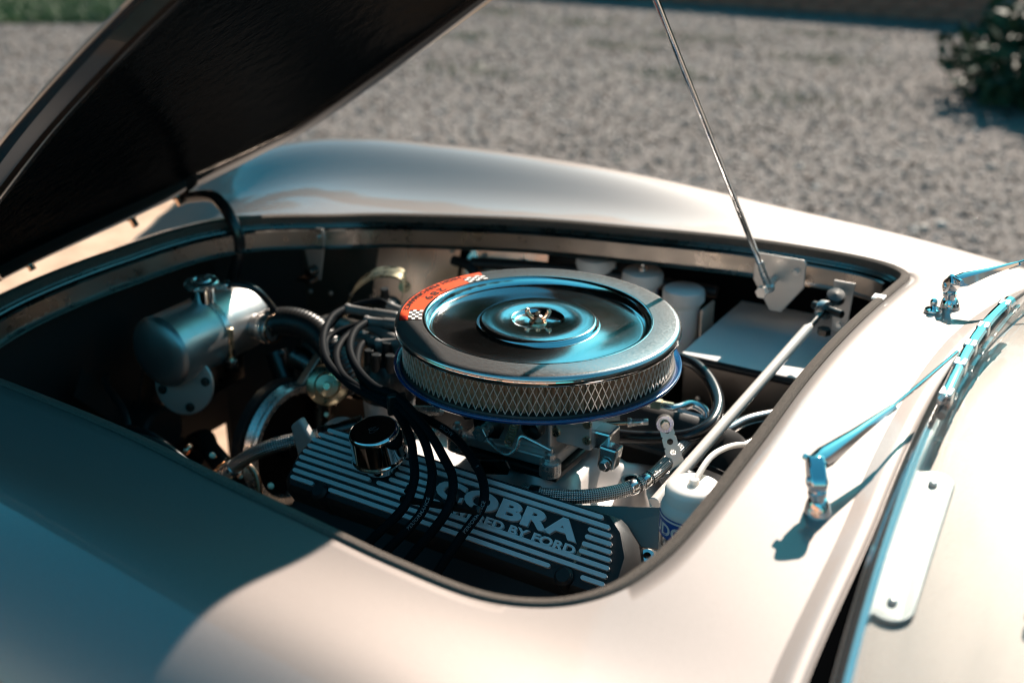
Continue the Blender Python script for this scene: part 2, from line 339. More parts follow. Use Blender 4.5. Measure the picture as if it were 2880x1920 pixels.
def weeds(n):
    c = np.array([(-2.9, 6.4), (-2.2, 5.6), (-3.6, 7.2), (-2.6, 7.0), (-1.6, 6.6), (-4.1, 6.2), (-3.3, 5.1), (-1.9, 7.6), (-4.6, 7.4), (-1.3, 5.3)])
    k_ = rng.integers(0, len(c), n); return np.c_[c[k_] + rng.normal(0, .13, (n, 2))*np.array([1.6, 1]), np.full(n, .004)]
blades('gravel_weeds', 1600, weeds, .035, .005, 'grass', 'sparse green weeds growing through the gravel')
wall = thing('brick_wall', 'low red brick wall at the back edge of the gravel', 'wall', (-3.4, 8.75, 0))
g = MB(); g.box((-3.4, 8.86, .235), (5.16, .19, .47)); g.build('mortar_core', 'mortar', wall, smooth=False)
bm_ = None; BL, BH, BD = .215, .065, .02
for r_ in range(24):
    for c_ in range(24):
        x = -5.97 + .2255*c_ + (.11 if r_ % 2 else 0)
        if x + BL/2 > -.8: continue
        if r_ > 5: continue
        if bm_ is None:
            b = MB(); b.box((0, 0, 0), (BL, .03, BH)); o = b.build('brick', 'brick', None, smooth=False, bev=.004); bm_ = o.data; o.parent = wall
        else:
            o = bpy.data.objects.new('brick', bm_); COL.objects.link(o); o.parent = wall
            md = o.modifiers.new('bevel', 'BEVEL'); md.width = .004
        o.location = (x + 3.4 + rng.normal(0, .002), 8.755 - 8.75 + rng.normal(0, .002), .045 + .0755*r_)

def bush(name, label, c, rx, ry, h, n, lw):
    t = thing(name, label, 'bush', (c[0], c[1], 0))
    s = MB()
    for i in range(9):
        a = rng.uniform(0, 6.28); d = np.array([math.cos(a)*rx*.5, math.sin(a)*ry*.5, h*.75])
        s.tube([(c[0], c[1], 0), (c[0] + d[0]*.4, c[1] + d[1]*.4, d[2]*.5), (c[0] + d[0], c[1] + d[1], d[2])], [.025, .015, .006], 6, 4)
    s.build('stems', 'bark', t)
    u = rng.normal(size=(n, 3)); u /= np.linalg.norm(u, axis=1)[:, None]; rad = rng.uniform(.45, 1.0, n)**.5
    cl = rng.normal(size=(40, 3)); cl /= np.linalg.norm(cl, axis=1)[:, None]
    bumpy = .82 + .42*np.max(u @ cl.T, axis=1)**10 - .16*rng.random(n)
    p = u*(rad*bumpy)[:, None]; p[:, 2] = np.abs(p[:, 2]); p = p*np.array([rx, ry, h]) + np.array([c[0], c[1], .02])
    a = rng.normal(size=(n, 3)); a /= np.linalg.norm(a, axis=1)[:, None]; b = np.cross(a, rng.normal(size=(n, 3))); b /= np.linalg.norm(b, axis=1)[:, None]
    l = lw*rng.uniform(.6, 1.3, n)[:, None]
    V = np.stack([p - a*l, p + b*l*.45, p + a*l, p - b*l*.45], 1).reshape(-1, 3) - np.array(t.location)
    me = bpy.data.meshes.new('foliage'); me.from_pydata(V.tolist(), [], np.arange(4*n).reshape(-1, 4).tolist()); me.materials.append(M['leaf'])
    o = bpy.data.objects.new('foliage', me); COL.objects.link(o); o.parent = t
    return t
bush('evergreen_bush', 'dark green spreading bush at the gravel edge in front of the wall end', (.80, 6.2), 1.40, 1.05, .70, 14000, .05)
bush('tall_evergreen', 'tall black-green evergreen behind the low bush at the wall end', (.70, 9.2), 1.40, .8, 1.9, 14000, .06)

def tree_belt(n, parts):
    ps = []
    for x0, y0, x1, y1, dep, hh in parts:
        L = math.hypot(x1 - x0, y1 - y0); k_ = int(n*L/110); t = rng.random(k_); d = rng.normal(0, dep, k_)
        top = hh*(.74 + .12*np.sin(t*L*.9) + .10*np.sin(t*L*2.3 + 1) + .06*np.sin(t*L*5.1))
        z = top*rng.random(k_)**.8; nx, ny = -(y1 - y0)/L, (x1 - x0)/L
        ps.append(np.c_[x0 + (x1 - x0)*t + nx*d, y0 + (y1 - y0)*t + ny*d, z])
    p = np.concatenate(ps); n = len(p); a = rng.normal(size=(n, 3)); a /= np.linalg.norm(a, axis=1)[:, None]; b = np.cross(a, rng.normal(size=(n, 3))); b /= np.linalg.norm(b, axis=1)[:, None]
    V = np.stack([p - a*.42, p + b*.32, p + a*.42, p - b*.32], 1).reshape(-1, 3)
    me = bpy.data.meshes.new('tree_belt'); me.from_pydata(V.tolist(), [], np.arange(4*n).reshape(-1, 4).tolist()); me.materials.append(M['leaf'])
    o = bpy.data.objects.new('tree_belt', me); COL.objects.link(o); tag(o, 'belt of dark trees standing round the drive', None, None, 'stuff')
tree_belt(90000, [(-48, 30, -9, 33, 1.6, 21), (-9, 33, 30, 33, 1.2, 9), (-30, -16, -32, 26, 1.4, 12), (24, -15, 26, 26, 1.2, 9)])

house = thing('brick_house', 'orange brick house facing the car from outside the frame', 'house', (0, -14, 0))
g = MB(); g.box((0, -14.6, 1.6), (26, 1.2, 3.2)); g.build('wall', 'house_brick', house, smooth=False)
g = MB(); g.add([(-13.4, -13.8, 3.1), (13.4, -13.8, 3.1), (13.4, -17.5, 4.4), (-13.4, -17.5, 4.4)], [(0, 1, 2, 3)]); g.build('roof', 'soil', house)
for wx in (-10, -6.5, -3, 3.5, 7, 10.5):
    for wz in (1.6,):
        g = MB(); g.box((wx, -13.99, wz), (1.2, .06, 1.3)); w_ = g.build('window', 'white_ink', house, smooth=False)
        g = MB(); g.box((wx, -13.955, wz), (1.0, .02, 1.1)); g.build('pane', 'plastic_black', w_, smooth=False)
g = MB(); g.box((.4, -13.98, 1.05), (1.0, .08, 2.1)); g.build('door', 'soil', house, smooth=False)

# ------------------------------------------------------------------ the car: body shell
XK = [-1.5, -1.25, -1.05, -.9, -.77, -.6, -.45, -.15, .1, .3, .5, .8]
S0 = nspline(XK, [.38, .48, .60, .700, .776, .802, .815, .835, .842, .840, .840, .835])
S2 = nspline(XK, [.38, .48, .60, .698, .768, .792, .804, .822, .829, .826, .827, .823])
SE = nspline(XK, [.38, .49, .62, .700, .744, .763, .772, .789, .798, .797, .797, .795])
SV = nspline(XK, [.40, .55, .69, .742, .768, .784, .792, .797, .795, .786, .780, .775])
SCR = nspline(XK, [.46, .650, .760, .800, .817, .826, .829, .8225, .8036, .788, .764, .735])
def Hh(x, y):
    y = abs(y); a, b, e, v, z = S0(x), S2(x), SE(x), SV(x), SCR(x)
    if y <= .78: return float(nspline([-.22, 0, .22, .44, .55, .66, .71, .75, .78], [b, a, b, e, v, z, z - .016, z - .05, z - .10])(y))
    t = min((y - .78)/.02, 1); return float(z - .10 - .30*(1 - math.sqrt(max(0, 1 - t*t))))
OPEN = [(.364, -.06), (.3646, -.2), (.359, -.35), (.3475, -.4165), (.326, -.462), (.2857, -.497), (.2272, -.516), (.1436, -.515), (.0648, -.506), (-.0914, -.481),
        (-.245, -.45), (-.371, -.43), (-.51, -.411), (-.64, -.394), (-.728, -.342), (-.756, -.245), (-.750, -.12), (-.740, 0), (-.716, .115), (-.668, .222), (-.602, .315), (-.5176, .396),
        (-.2888, .4606), (-.062, .4885), (.0773, .5102), (.2082, .529), (.285, .530), (.330, .508), (.3525, .460), (.359, .35), (.3612, .22), (.3635, .08)]
outl = smooth_path([(a, b, 0) for a, b in OPEN], 8, True)[:, :2]
NO = len(outl)
def offset(pl, d):            # inset a closed outline by d (towards its middle)
    t = np.roll(pl, -1, 0) - np.roll(pl, 1, 0); t /= np.linalg.norm(t, axis=1)[:, None]
    nrm = np.c_[-t[:, 1], t[:, 0]]; c = pl.mean(0)
    if np.mean(np.sum(nrm*(c - pl), 1)) < 0: nrm = -nrm
    return pl + nrm*d
def bridge(rings, closed=True):
    n = len(rings[0]); f = []
    for i in range(len(rings) - 1):
        for k in range(n if closed else n - 1):
            f.append((i*n + k, i*n + (k + 1) % n, (i + 1)*n + (k + 1) % n, (i + 1)*n + k))
    return f

car = thing('sports_car', 'champagne silver open sports car with its hood propped up', 'car', (-.2, 0, 0))
cx, cy = -.12, 0.0
outer = []
for x, y in outl:
    dx, dy = x - cx, y - cy; t = 1e9
    if dx > 0: t = min(t, (.80 - cx)/dx)
    if dx < 0: t = min(t, (-1.45 - cx)/dx)
    if dy: t = min(t, .80/abs(dy))
    outer.append((cx + dx*t, cy + dy*t))
outer = np.array(outer)
tt = np.concatenate([np.linspace(0, .30, 10), np.linspace(.36, .80, 12), np.linspace(.82, 1, 22)])
rings = []
zr = np.array([Hh(x, y) for x, y in outl])
for d, dz in ((.006, -.020), (.003, -.006), (.001, -.0015)):
    rings.append(np.c_[offset(outl, d), zr + dz])
for t in tt:
    q = outl + (outer - outl)*t; rings.append(np.c_[q, [Hh(x, y) for x, y in q]])
g = MB(); g.add(np.concatenate(rings), bridge(rings)); g.build('body_shell', 'paint', car, ang=60)

# flocked rubber seal on the lip of the opening
def lip(prof, idx=None, closed=True):
    rr = [np.c_[offset(outl, d), np.array([Hh(x, y) for x, y in outl]) + z] for d, z in prof]
    if idx is not None: rr = [r_[idx] for r_ in rr]
    return rr
rr = lip([(.0005, -.012), (.001, .0005), (.0035, .0028), (.0095, .0028), (.0130, .0008), (.0138, -.012)])
g = MB(); g.add(np.concatenate(rr), bridge(rr)); g.build('opening_seal', 'seal', car, label='dark flocked seal around the hood opening')
FARI = np.arange(12*8, 27*8 + 4)      # the nose and the far side carry a gutter and a rail below the lip
for nm, mm, pr0 in (('gutter', 'rail', [(.0138, -.011), (.0155, -.0135), (.021, -.0135), (.0225, -.016)]),
                    ('gutter_gap', 'black', [(.0225, -.016), (.0235, -.030), (.030, -.030)]),
                    ('opening_rail', 'rail', [(.029, -.030), (.0295, -.018), (.0315, -.0165), (.034, -.019), (.0345, -.044), (.037, -.047), (.045, -.047)])):
    rr = lip(pr0, FARI); g = MB(); g.add(np.concatenate(rr), bridge(rr, False)); g.build(nm, mm, car)

# ------------------------------------------------------------------ hood, hinged at the nose and propped open
HX, HZ, HA, ROLL = -.845, .752, R(36), .055
hpl = offset(outl, -.006); hpl = np.c_[hpl[:, 0] + .751, hpl[:, 1]]       # hood outline: distance from its nose, across
hc = np.array([.52, 0.0])
def hood_pt(s, y, h):
    crown = .050*max(0, 1 - (y/.52)**2) + .02*math.sin(math.pi*min(max(s/1.09, 0), 1))
    hh = h + crown - .02
    return (HX + s*math.cos(HA) - hh*math.sin(HA), y, HZ + s*math.sin(HA) + hh*math.cos(HA) + ROLL*y)
def hood_ring(ins, h): return [hood_pt(s, y, h) for s, y in offset(hpl, ins)]
def hood_part(name, prof, m_, fill=False, shrink=10, label=None):
    rg = [hood_ring(i, h) for i, h in prof]
    if fill:
        base = offset(hpl, prof[-1][0]); hl = prof[-1][1]
        for q in np.linspace(0, 1, shrink)[1:-1]:
            rg.append([hood_pt(*(b + (hc - b)*q), hl) for b in base])
        rg.append([hood_pt(*(b + (hc - b)*.999), hl) for b in base])
    g = MB(); g.add(np.concatenate([np.array(r_) for r_ in rg]), bridge(rg))
    return g
hood = hood_part('hood', [(0.0, -.004), (0, -.001), (.002, .0005)], 'paint', True).build('hood', 'paint', car, ang=50, label='hood propped open with a black underside')
hood_part('x', [(0.0002, -.004), (.002, -.0055), (.012, -.006), (.016, -.0045), (.030, -.0045)], 0).build('hood_flange', 'hood_edge', hood)
hood_part('x', [(.030, -.0045), (.036, -.018), (.042, -.022), (.060, -.022), (.070, -.017), (.078, -.010)], 0).build('hood_frame', 'hood_edge', hood)
hood_part('x', [(.078, -.010), (.095, -.008)], 0, True, 26).build('hood_liner', 'liner', hood, ang=80)
# hinge bolts and black hinge arm by the far front corner
def bolt(g, p, ax, r=.006, h=.006):
    p = np.array(p, float); ax = np.array(ax, float); ax /= np.linalg.norm(ax)
    g.lathe([(0, 0), (r*1.45, 0), (r*1.45, .0015), (r*.9, .0016)], p, ax, 20); g.hexn(p + ax*.0015, p + ax*(.0015 + h), r)
for sy in ((.060, .185), (.030, .105), (.030, -.105), (.060, -.185)):
    p = np.array(hood_pt(sy[0], sy[1], -.012)); g = MB(); bolt(g, p, (.55, 0, -.8), .006, .014); g.build('hinge_bolt', 'copper', hood)
g = MB(); p = np.array(hood_pt(.05, .20, -.012))
g.tube([p, (-.722, .178, .826), (-.690, .172, .818), (-.668, .17, .793), (-.658, .17, .765), (-.662, .17, .735), (-.678, .17, .695), (-.70, .17, .65)], .010, 10); g.build('hinge_arm', 'gloss_rubber', car)
# prop rod, far side
rb = np.array((.156, .425, .757)); rt = np.array(hood_pt(1.05, .115, -.012)); 
rdir = (rt - rb)/np.linalg.norm(rt - rb)
g = MB(); g.cyl(rb + rdir*.03, rt, .0042, n=16); prop = g.build('prop_rod', 'chrome', car)
g = MB(); g.cyl(rb - rdir*.004, rb + rdir*.045, .0065, .005, 14); g.sphere(rb - rdir*.006, .009); g.build('rod_end', 'steel', prop)
g = MB(); g.cyl(rb + (0, .03, 0), rb + (0, -.022, -.004), .006, n=16); g.hexn(rb + (0, -.020, -.004), rb + (0, -.030, -.004), .0095); g.build('pivot_bolt', 'steel', prop)
def bracket_plate(name, poly, o, holes, m_='bracket', th=.003):
    g = MB(); g.prism(poly, o, (1, 0, 0), (0, 0, 1), -th if False else th); ob = g.build(name, m_, car, smooth=False, bev=.0012)
    for hx, hz in holes:
        g = MB(); q = np.array(o) + np.array((hx, -.0, hz)); bolt(g, q + (0, -th - .0002, 0), (0, -1, 0), .0045, .004); g.build('bracket_bolt', 'steel', ob)
    return ob
bracket_plate('prop_bracket', [(-.036, .012), (-.036, .050), (-.032, .055), (.040, .055), (.044, .050), (.044, .012), (.012, -.034), (-.006, -.034)], (.158, .458, .738), [(-.026, .036), (.03, .036)])
bracket_plate('latch_bracket', [(-.022, .06), (.022, .06), (.026, .045), (.014, -.015), (.010, -.034), (-.010, -.034), (-.014, -.015), (-.026, .045)], (-.600, .290, .702), [(-.013, .046), (.013, .046)])
g = MB(); g.box((-.607, .273, .672), (.03, .022, .006)); g.cyl((-.600, .288, .686), (-.600, .268, .686), .009); g.build('latch_hook', 'dark_steel', car, bev=.001)
bracket_plate('cowl_bracket', [(-.016, .05), (.016, .05), (.011, -.03), (-.011, -.03)], (.262, .455, .722), [(0, -.018)])

# ------------------------------------------------------------------ bay panels
def sheet(name, pts, m_, parent=car, th=.002, label=None, bev=0):
    p = np.array(pts, float); nn = np.cross(p[1] - p[0], p[-1] - p[0]); nn /= np.linalg.norm(nn); k = len(p)
    g = MB(); g.add(np.concatenate([p, p - nn*th]), [tuple(range(k)), tuple(range(k, 2*k))[::-1]] + [(i, k + i, k + (i + 1) % k, (i + 1) % k) for i in range(k)])
    return g.build(name, m_, parent, label, smooth=False, bev=bev)
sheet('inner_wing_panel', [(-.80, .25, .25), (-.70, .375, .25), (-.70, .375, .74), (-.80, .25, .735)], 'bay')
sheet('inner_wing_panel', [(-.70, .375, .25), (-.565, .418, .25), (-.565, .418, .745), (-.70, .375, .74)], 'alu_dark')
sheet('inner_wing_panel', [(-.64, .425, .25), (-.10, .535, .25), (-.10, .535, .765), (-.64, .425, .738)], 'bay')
sheet('splash_panel', [(-.563, .350, .47), (-.393, .366, .47), (-.396, .440, .742), (-.556, .424, .735)], 'splash', label='bare aluminium splash panel behind the coil bracket, warm reflection in its colour')
sheet('splash_panel', [(-.388, .372, .47), (-.235, .388, .47), (-.235, .455, .725), (-.26, .456, .735), (-.34, .450, .735), (-.372, .440, .722), (-.388, .425, .69)], 'splash', label='second bare aluminium panel nearer the reservoirs, warm reflection in its colour')
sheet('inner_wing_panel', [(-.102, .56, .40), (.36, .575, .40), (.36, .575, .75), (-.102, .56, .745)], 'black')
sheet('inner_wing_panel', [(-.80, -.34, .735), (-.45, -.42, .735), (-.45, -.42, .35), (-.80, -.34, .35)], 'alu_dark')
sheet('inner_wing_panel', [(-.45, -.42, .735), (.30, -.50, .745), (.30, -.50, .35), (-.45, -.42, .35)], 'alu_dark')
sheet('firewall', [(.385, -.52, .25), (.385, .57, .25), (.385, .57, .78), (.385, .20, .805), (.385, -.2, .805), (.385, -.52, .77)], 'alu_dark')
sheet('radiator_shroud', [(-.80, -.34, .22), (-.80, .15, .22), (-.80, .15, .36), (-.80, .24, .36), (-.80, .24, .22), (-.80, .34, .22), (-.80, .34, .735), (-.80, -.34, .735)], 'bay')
sheet('light_block_tray', [(-.80, -.45, .22), (.38, -.45, .22), (.38, .55, .22), (-.66, .55, .22), (-.66, .16, .22), (-.80, .16, .22)], 'black')  # added under the bay to keep light from the ground out
for yy in (-.16, .16):
    g = MB(); g.box((-.25, yy, .27), (1.2, .06, .07)); g.build('chassis_rail', 'bay', car, smooth=False, bev=.006)

def rivet(p, n_): g = MB(); g.lathe([(.0042, 0), (.0038, .0014), (.002, .0024), (0, .0026)], p, n_, 14); g.build('rivet', 'bracket', car)
for t_ in np.linspace(.06, .94, 5): rivet((-.70 + .135*t_, .375 + .043*t_ - .003, .70), (.3, -.95, 0))
for t_ in np.linspace(.08, .92, 4): rivet((-.70 + .135*t_, .375 + .043*t_ - .003, .60), (.3, -.95, 0))
for x_, y_ in ((-.545, .421), (-.47, .427), (-.41, .432), (-.35, .441), (-.28, .447)): rivet((x_, y_ - .005, .712), (0, -.95, .3))
for x_ in (.10, .17, .24, .31): rivet((x_, .3135, .60), (0, -1, 0))
# passenger footbox with pale lid
fb = sheet('footbox_lid', [(.068, .313, .667), (.352, .313, .667), (.352, .63, .667), (.068, .63, .667)], 'box_top', th=.004, label='pale grey footbox lid behind the reservoirs', bev=.002)
g = MB(); g.tube([(.066, .311, .662), (.20, .310, .662), (.355, .311, .662)], .006, 10, 4); g.build('lid_gasket', 'gloss_rubber', fb)
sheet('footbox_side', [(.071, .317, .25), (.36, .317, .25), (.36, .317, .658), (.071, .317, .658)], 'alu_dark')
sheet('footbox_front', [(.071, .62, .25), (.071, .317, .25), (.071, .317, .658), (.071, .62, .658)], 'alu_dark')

# diagonal brace strut
sa = np.array((.250, .404, .742)); sb = np.array((.196, -.06, .640)); sd = (sb - sa)/np.linalg.norm(sb - sa)
g = MB(); g.cyl(sa + sd*.055, sb, .0075, n=20); g.lathe([(.0045, 0), (.0075, .012)], sa + sd*.048, sd, 20)
strut = g.build('brace_strut', 'strut', car, label='pale diagonal brace tube across the bay')
g = MB(); g.cyl(sa - sd*.002, sa + sd*.056, .0045, n=16); g.build('strut_thread', 'dark_steel', strut)
g = MB(); g.lathe([(.0065, -.006), (.0135, -.006), (.0142, 0), (.0135, .006), (.0065, .006), (.0065, -.006)], sa, (.85, -.45, .1), 28); g.build('rod_eye', 'steel', strut)
g = MB(); g.cyl(sa + (-.02, .012, 0), sa + (.03, -.016, .004), .006, n=14); g.lathe([(.0, 0), (.014, 0), (.013, .010), (0, .012)], sa + (.006, .03, .008), (.1, -.3, .6), 20); g.hexn(sa + (.008, -.02, -.030), sa + (.008, -.02, -.020), .010); g.build('eye_bolt', 'dark_steel', strut)

# ------------------------------------------------------------------ scuttle, windscreen and wipers
def wsx(y): return .497 + .125*y*y
yy = np.linspace(-.62, .60, 50)
def run(prof, m_, name, parent=car, label=None):
    rg = [[(wsx(y) + dx, y, Hh(wsx(y), y) + dz) for y in yy] for dx, dz in prof]
    g = MB(); g.add(np.concatenate([np.array(r_) for r_ in rg]), bridge(rg, False)); return g.build(name, m_, parent, label)
def gap(y): t = min(max((-y - .26)/.30, 0), 1); return .0075 + .0170*t*t*(3 - 2*t)
def run_gap(prof, m_, name, label=None):
    rg = [[(wsx(y) - gap(y)*k_ + dx, y, Hh(wsx(y), y) + dz) for y in yy] for k_, dx, dz in prof]
    g = MB(); g.add(np.concatenate([np.array(r_) for r_ in rg]), bridge(rg, False)); return g.build(name, m_, car, label)
run_gap([(1, -.029, -.0008), (1, -.025, .0003), (1, -.019, .0013), (1, -.013, .0030), (1, -.008, .0036), (1, -.004, .0028), (1, .0005, -.001)], 'paint', 'scuttle_bead')
run_gap([(1, 0, 0), (.96, 0, .0017), (.6, 0, .0018), (.3, 0, .003), (0, -.002, .005)], 'deep_black', 'windscreen_rubber', 'rubber strip at the foot of the windscreen, groove shade in its black colour')  # rubber strip; the shade of its groove is put into the black
scr = run([(-.003, .002), (-.003, .020), (0.0, .024), (.006, .026), (.011, .023), (.012, .016), (.012, .0)], 'rail_chrome', 'windscreen_rail', label='chrome rail at the foot of the windscreen')
gl0, gl1 = [], []
for y in yy:
    z = Hh(wsx(y), y)
    gl0.append((wsx(y) + .006, y, z + .018)); gl1.append((wsx(y) + .30, y*.96, z + .34))
g0 = np.array(gl0); g1 = np.array(gl1); nv = np.cross(g1[25] - g0[25], (0, 1, 0)); nv /= np.linalg.norm(nv)
g = MB(); k = len(yy)
g.add(np.concatenate([g0, g1, g1 + nv*.005, g0 + nv*.005]), [(i + a*k, i + 1 + a*k, i + 1 + ((a + 1) % 4)*k, i + ((a + 1) % 4)*k) for a in range(4) for i in range(k - 1)])
g.build('windscreen_glass', 'glass', car)
# demister plate with two screws, behind the glass
pa, pb = np.array((.5285, -.200)), np.array((.5385, -.378)); dv = (pb - pa)/np.linalg.norm(pb - pa); nv2 = np.array((-dv[1], dv[0]))
pl = [pa + .0185*(math.cos(a)*nv2 - math.sin(a)*dv) for a in np.linspace(0, math.pi, 14)] + [pb + .0185*(-math.cos(a)*nv2 + math.sin(a)*dv) for a in np.linspace(0, math.pi, 14)]
g = MB(); top = [(x, y, Hh(x, y) + .004) for x, y in pl]; bot = [(x, y, Hh(x, y) + .0008) for x, y in pl]; k = len(pl)
g.add(top + bot, [tuple(range(k)), tuple(range(k, 2*k))[::-1]] + [(i, k + i, k + (i + 1) % k, (i + 1) % k) for i in range(k)])
dp = g.build('demister_plate', 'plate', car, label='pale rounded demister plate with two screws behind the windscreen', smooth=False, bev=.001)
for q in (pa + .004*dv - nv2*.0, pb - .004*dv):
    g = MB(); z = Hh(*q); g.lathe([(0, .004), (.0042, .004), (.0040, .0056), (.0024, .0068), (0, .007)], (q[0], q[1], z), n=18); g.build('screw', 'steel', dp)
g = MB(); q = (.575, .085); z = Hh(*q); g.box((q[0], q[1], z + .010), (.016, .034, .004)); g.cyl((q[0], q[1], z + .012), (q[0], q[1], z + .017), .004, n=14); g.build('screen_clip', 'plate', car, bev=.0015)
g = MB(); q = (.640, -.335); z = Hh(*q); g.lathe([(.007, 0), (.007, .003), (.004, .004), (.004, .010), (.0055, .012), (.005, .017), (0, .018)], (*q, z), n=20); g.build('dash_stud', 'chrome', car)

def wiper(sx, sy, pts_arm, pts_rod, blade, label):
    z = Hh(sx, sy)
    g = MB(); g.lathe([(0, -.002), (.0125, -.002), (.0125, .002), (.0105, .010), (.0085, .014), (.0065, .015), (.0065, .018), (.0085, .0185), (.0085, .022), (.0055, .0225), (.0055, .028), (0, .028)], (sx, sy, z), (-.10, -.08, 1), 28)
    w = g.build('wiper', 'chrome', car, label=label, ang=25)
    top = np.array((sx - .003, sy - .002, z + .030)); a1, a2 = (np.array(q, float) for q in pts_arm)
    ax = (a1 - top); ax /= np.linalg.norm(ax); sdv = np.cross(ax, (0, 0, 1)); sdv /= np.linalg.norm(sdv); upv = np.cross(sdv, ax)
    g = MB(); hp = [(-.011, -.006), (-.0125, -.001), (-.0115, .005), (-.008, .0085), (-.002, .0098), (.014, .0090), (.020, .0075), (.020, -.005), (.008, -.0075), (-.004, -.0085)]
    g.prism(hp, top + ax*.004 - sdv*.0078, ax, upv, .0156 if np.cross(ax, upv) @ sdv > 0 else -.0156); g.build('wiper_head', 'chrome', w, ang=50, bev=.0022)
    g = MB(); g.cyl(top + ax*.002 - sdv*.0095, top + ax*.002 + sdv*.0095, .0042, n=16); g.build('head_pivot', 'chrome', w)
    # folded sheet arm, tapering
    d = a2 - a1; L = np.linalg.norm(d); d /= L; s_ = np.cross(d, (0, 0, 1)); s_ /= np.linalg.norm(s_); u = np.cross(s_, d)
    v = []
    for t, wd, hg in ((0, .0075, .010), (.12, .0085, .012), (.5, .0050, .007), (1, .0024, .003)):
        c = a1 + d*L*t; v += [c - s_*wd - u*hg*.6, c - s_*wd*.9 + u*hg*.4, c - s_*wd*.3 + u*hg*.62, c + s_*wd*.3 + u*hg*.62, c + s_*wd*.9 + u*hg*.4, c + s_*wd - u*hg*.6]
    f = [(i*6 + k, i*6 + k + 1, i*6 + k + 7, i*6 + k + 6) for i in range(3) for k in range(5)] + [(0, 1, 2, 3, 4, 5), (18, 23, 22, 21, 20, 19)]
    g = MB(); g.add(v, f); g.build('wiper_arm', 'chrome', w, ang=30)
    g = MB(); g.cyl(a1 - s_*.012 + u*.002, a1 + s_*.012 + u*.002, .003, n=12); g.build('hinge_pin', 'chrome', w)
    g = MB(); g.cyl(a2 - d*.012 - u*.004, a2 + d*.004 - u*.004, .0022, n=10); g.build('rod_rivet', 'chrome', w)
    g = MB(); g.tube(pts_rod, .0019, 8, 6); g.build('wiper_rod', 'chrome', w)
    if blade:
        bp = smooth_path(blade, 8)
        g = MB(); g.tube(bp[2:-2] + np.array((0, 0, .008)), .0062, 8, 2, flat=.7); g.build('blade_bridge', 'chrome', w)
        g = MB(); g.tube(bp + np.array((.001, 0, -.003)), .0048, 8, 2); g.build('blade_rubber', 'rubber', w)
        for q in (.12, .32, .5, .68, .88):
            c = bp[int(q*(len(bp) - 1))]; g = MB(); g.box(c + (0, 0, .005), (.013, .018, .014)); g.build('blade_claw', 'steel', w, bev=.0015)
wiper(.4476, -.283, ((.437, -.272, .862), (.474, -.150, .876)), [(.474, -.150, .876), (.487, -.08, .879), (.500, .005, .880)],
      [(.513, -.125, .868), (.511, -.05, .874), (.510, .02, .876), (.513, .12, .874), (.521, .22, .868)], 'chrome wiper with its blade lying on the windscreen')
wiper(.4385, .297, ((.445, .278, .863), (.505, .335, .880)), [(.505, .335, .880), (.535, .385, .885), (.575, .46, .89)], None, 'chrome wiper on the far side of the scuttle')
g = MB(); z = Hh(.4259, .258); g.lathe([(0, 0), (.0105, 0), (.0112, .003), (.0100, .006), (.005, .007), (.0038, .009), (.0045, .012), (.0045, .016), (.0025, .019), (0, .019)], (.4259, .258, z), (-.05, 0, 1), 24); g.build('washer_jet', 'chrome', car)
g = MB(); g.box((.351, .285, Hh(.357, .285) + .002), (.016, .018, .003)); g.build('seal_clip', 'white_plastic', car, bev=.001)

# ------------------------------------------------------------------ engine
eng = thing('engine', 'V8 engine filling the open bay with finned black valve cover', 'engine', (-.02, 0, .25))
g = MB(); g.box((-.02, 0, .40), (.50, .26, .30)); g.build('engine_block', 'bay', eng, smooth=False, bev=.01)
for s_ in (-1, 1):
    g = MB(); g.box((-.02, s_*.19, .50), (.48, .16, .12), ((1, 0, 0), (0, .78*1, s_*-.62), (0, s_*.62, .78))); g.build('cylinder_head', 'bay', eng, smooth=False, bev=.008)
# intake manifold: cast plenum with runners
gx, gy = np.linspace(-.21, .235, 64), np.linspace(-.175, .175, 50)
def mani(x, y):
    z = .560 + .020*math.exp(-((y)/.10)**4)
    for rx in (-.14, -.05, .045, .135):
        sk = rx*(.55 + .45*min(abs(y)/.15, 1)); z += .030*math.exp(-((x - sk)/.021)**2)*(1 - math.exp(-(abs(y)/.05)**2))*(1 - .55*max(0, (abs(y) - .08)/.09))
    z += .045/(1 + math.exp((max(abs(x)/.085, abs(y)/.075) - 1)*14))
    z -= .045*max(0, (abs(y) - .12)/.055)
    return z
v = [(x, y, mani(x, y)) for x in gx for y in gy]; ny = len(gy)
g = MB(); g.add(v, [(i*ny + j, (i + 1)*ny + j, (i + 1)*ny + j + 1, i*ny + j + 1) for i in range(len(gx) - 1) for j in range(ny - 1)])
man = g.build('intake_manifold', 'alu_cast', eng, ang=80)
for p, r_, h in (((.058, -.070, .555), .0125, .062), ((-.075, -.070, .555), .0125, .055), ((.058, .07, .555), .0125, .062)):
    g = MB(); g.cyl(p, (p[0], p[1], p[2] + h), r_*1.1, r_, 24); g.build('carburettor_boss', 'alu_cast', man)
g = MB(); g.lathe([(0, .036), (.010, .036), (.011, .042), (.015, .042), (.0175, .036), (.019, .02), (.026, 0)], (.132, .015, .575), n=28); g.build('thermostat_boss', 'alu_cast', man)
g = MB(); g.lathe([(0, .0), (.009, 0), (.009, .006), (0, .006)], (.132, .015, .612), n=20); g.build('boss_plug', 'black', man)

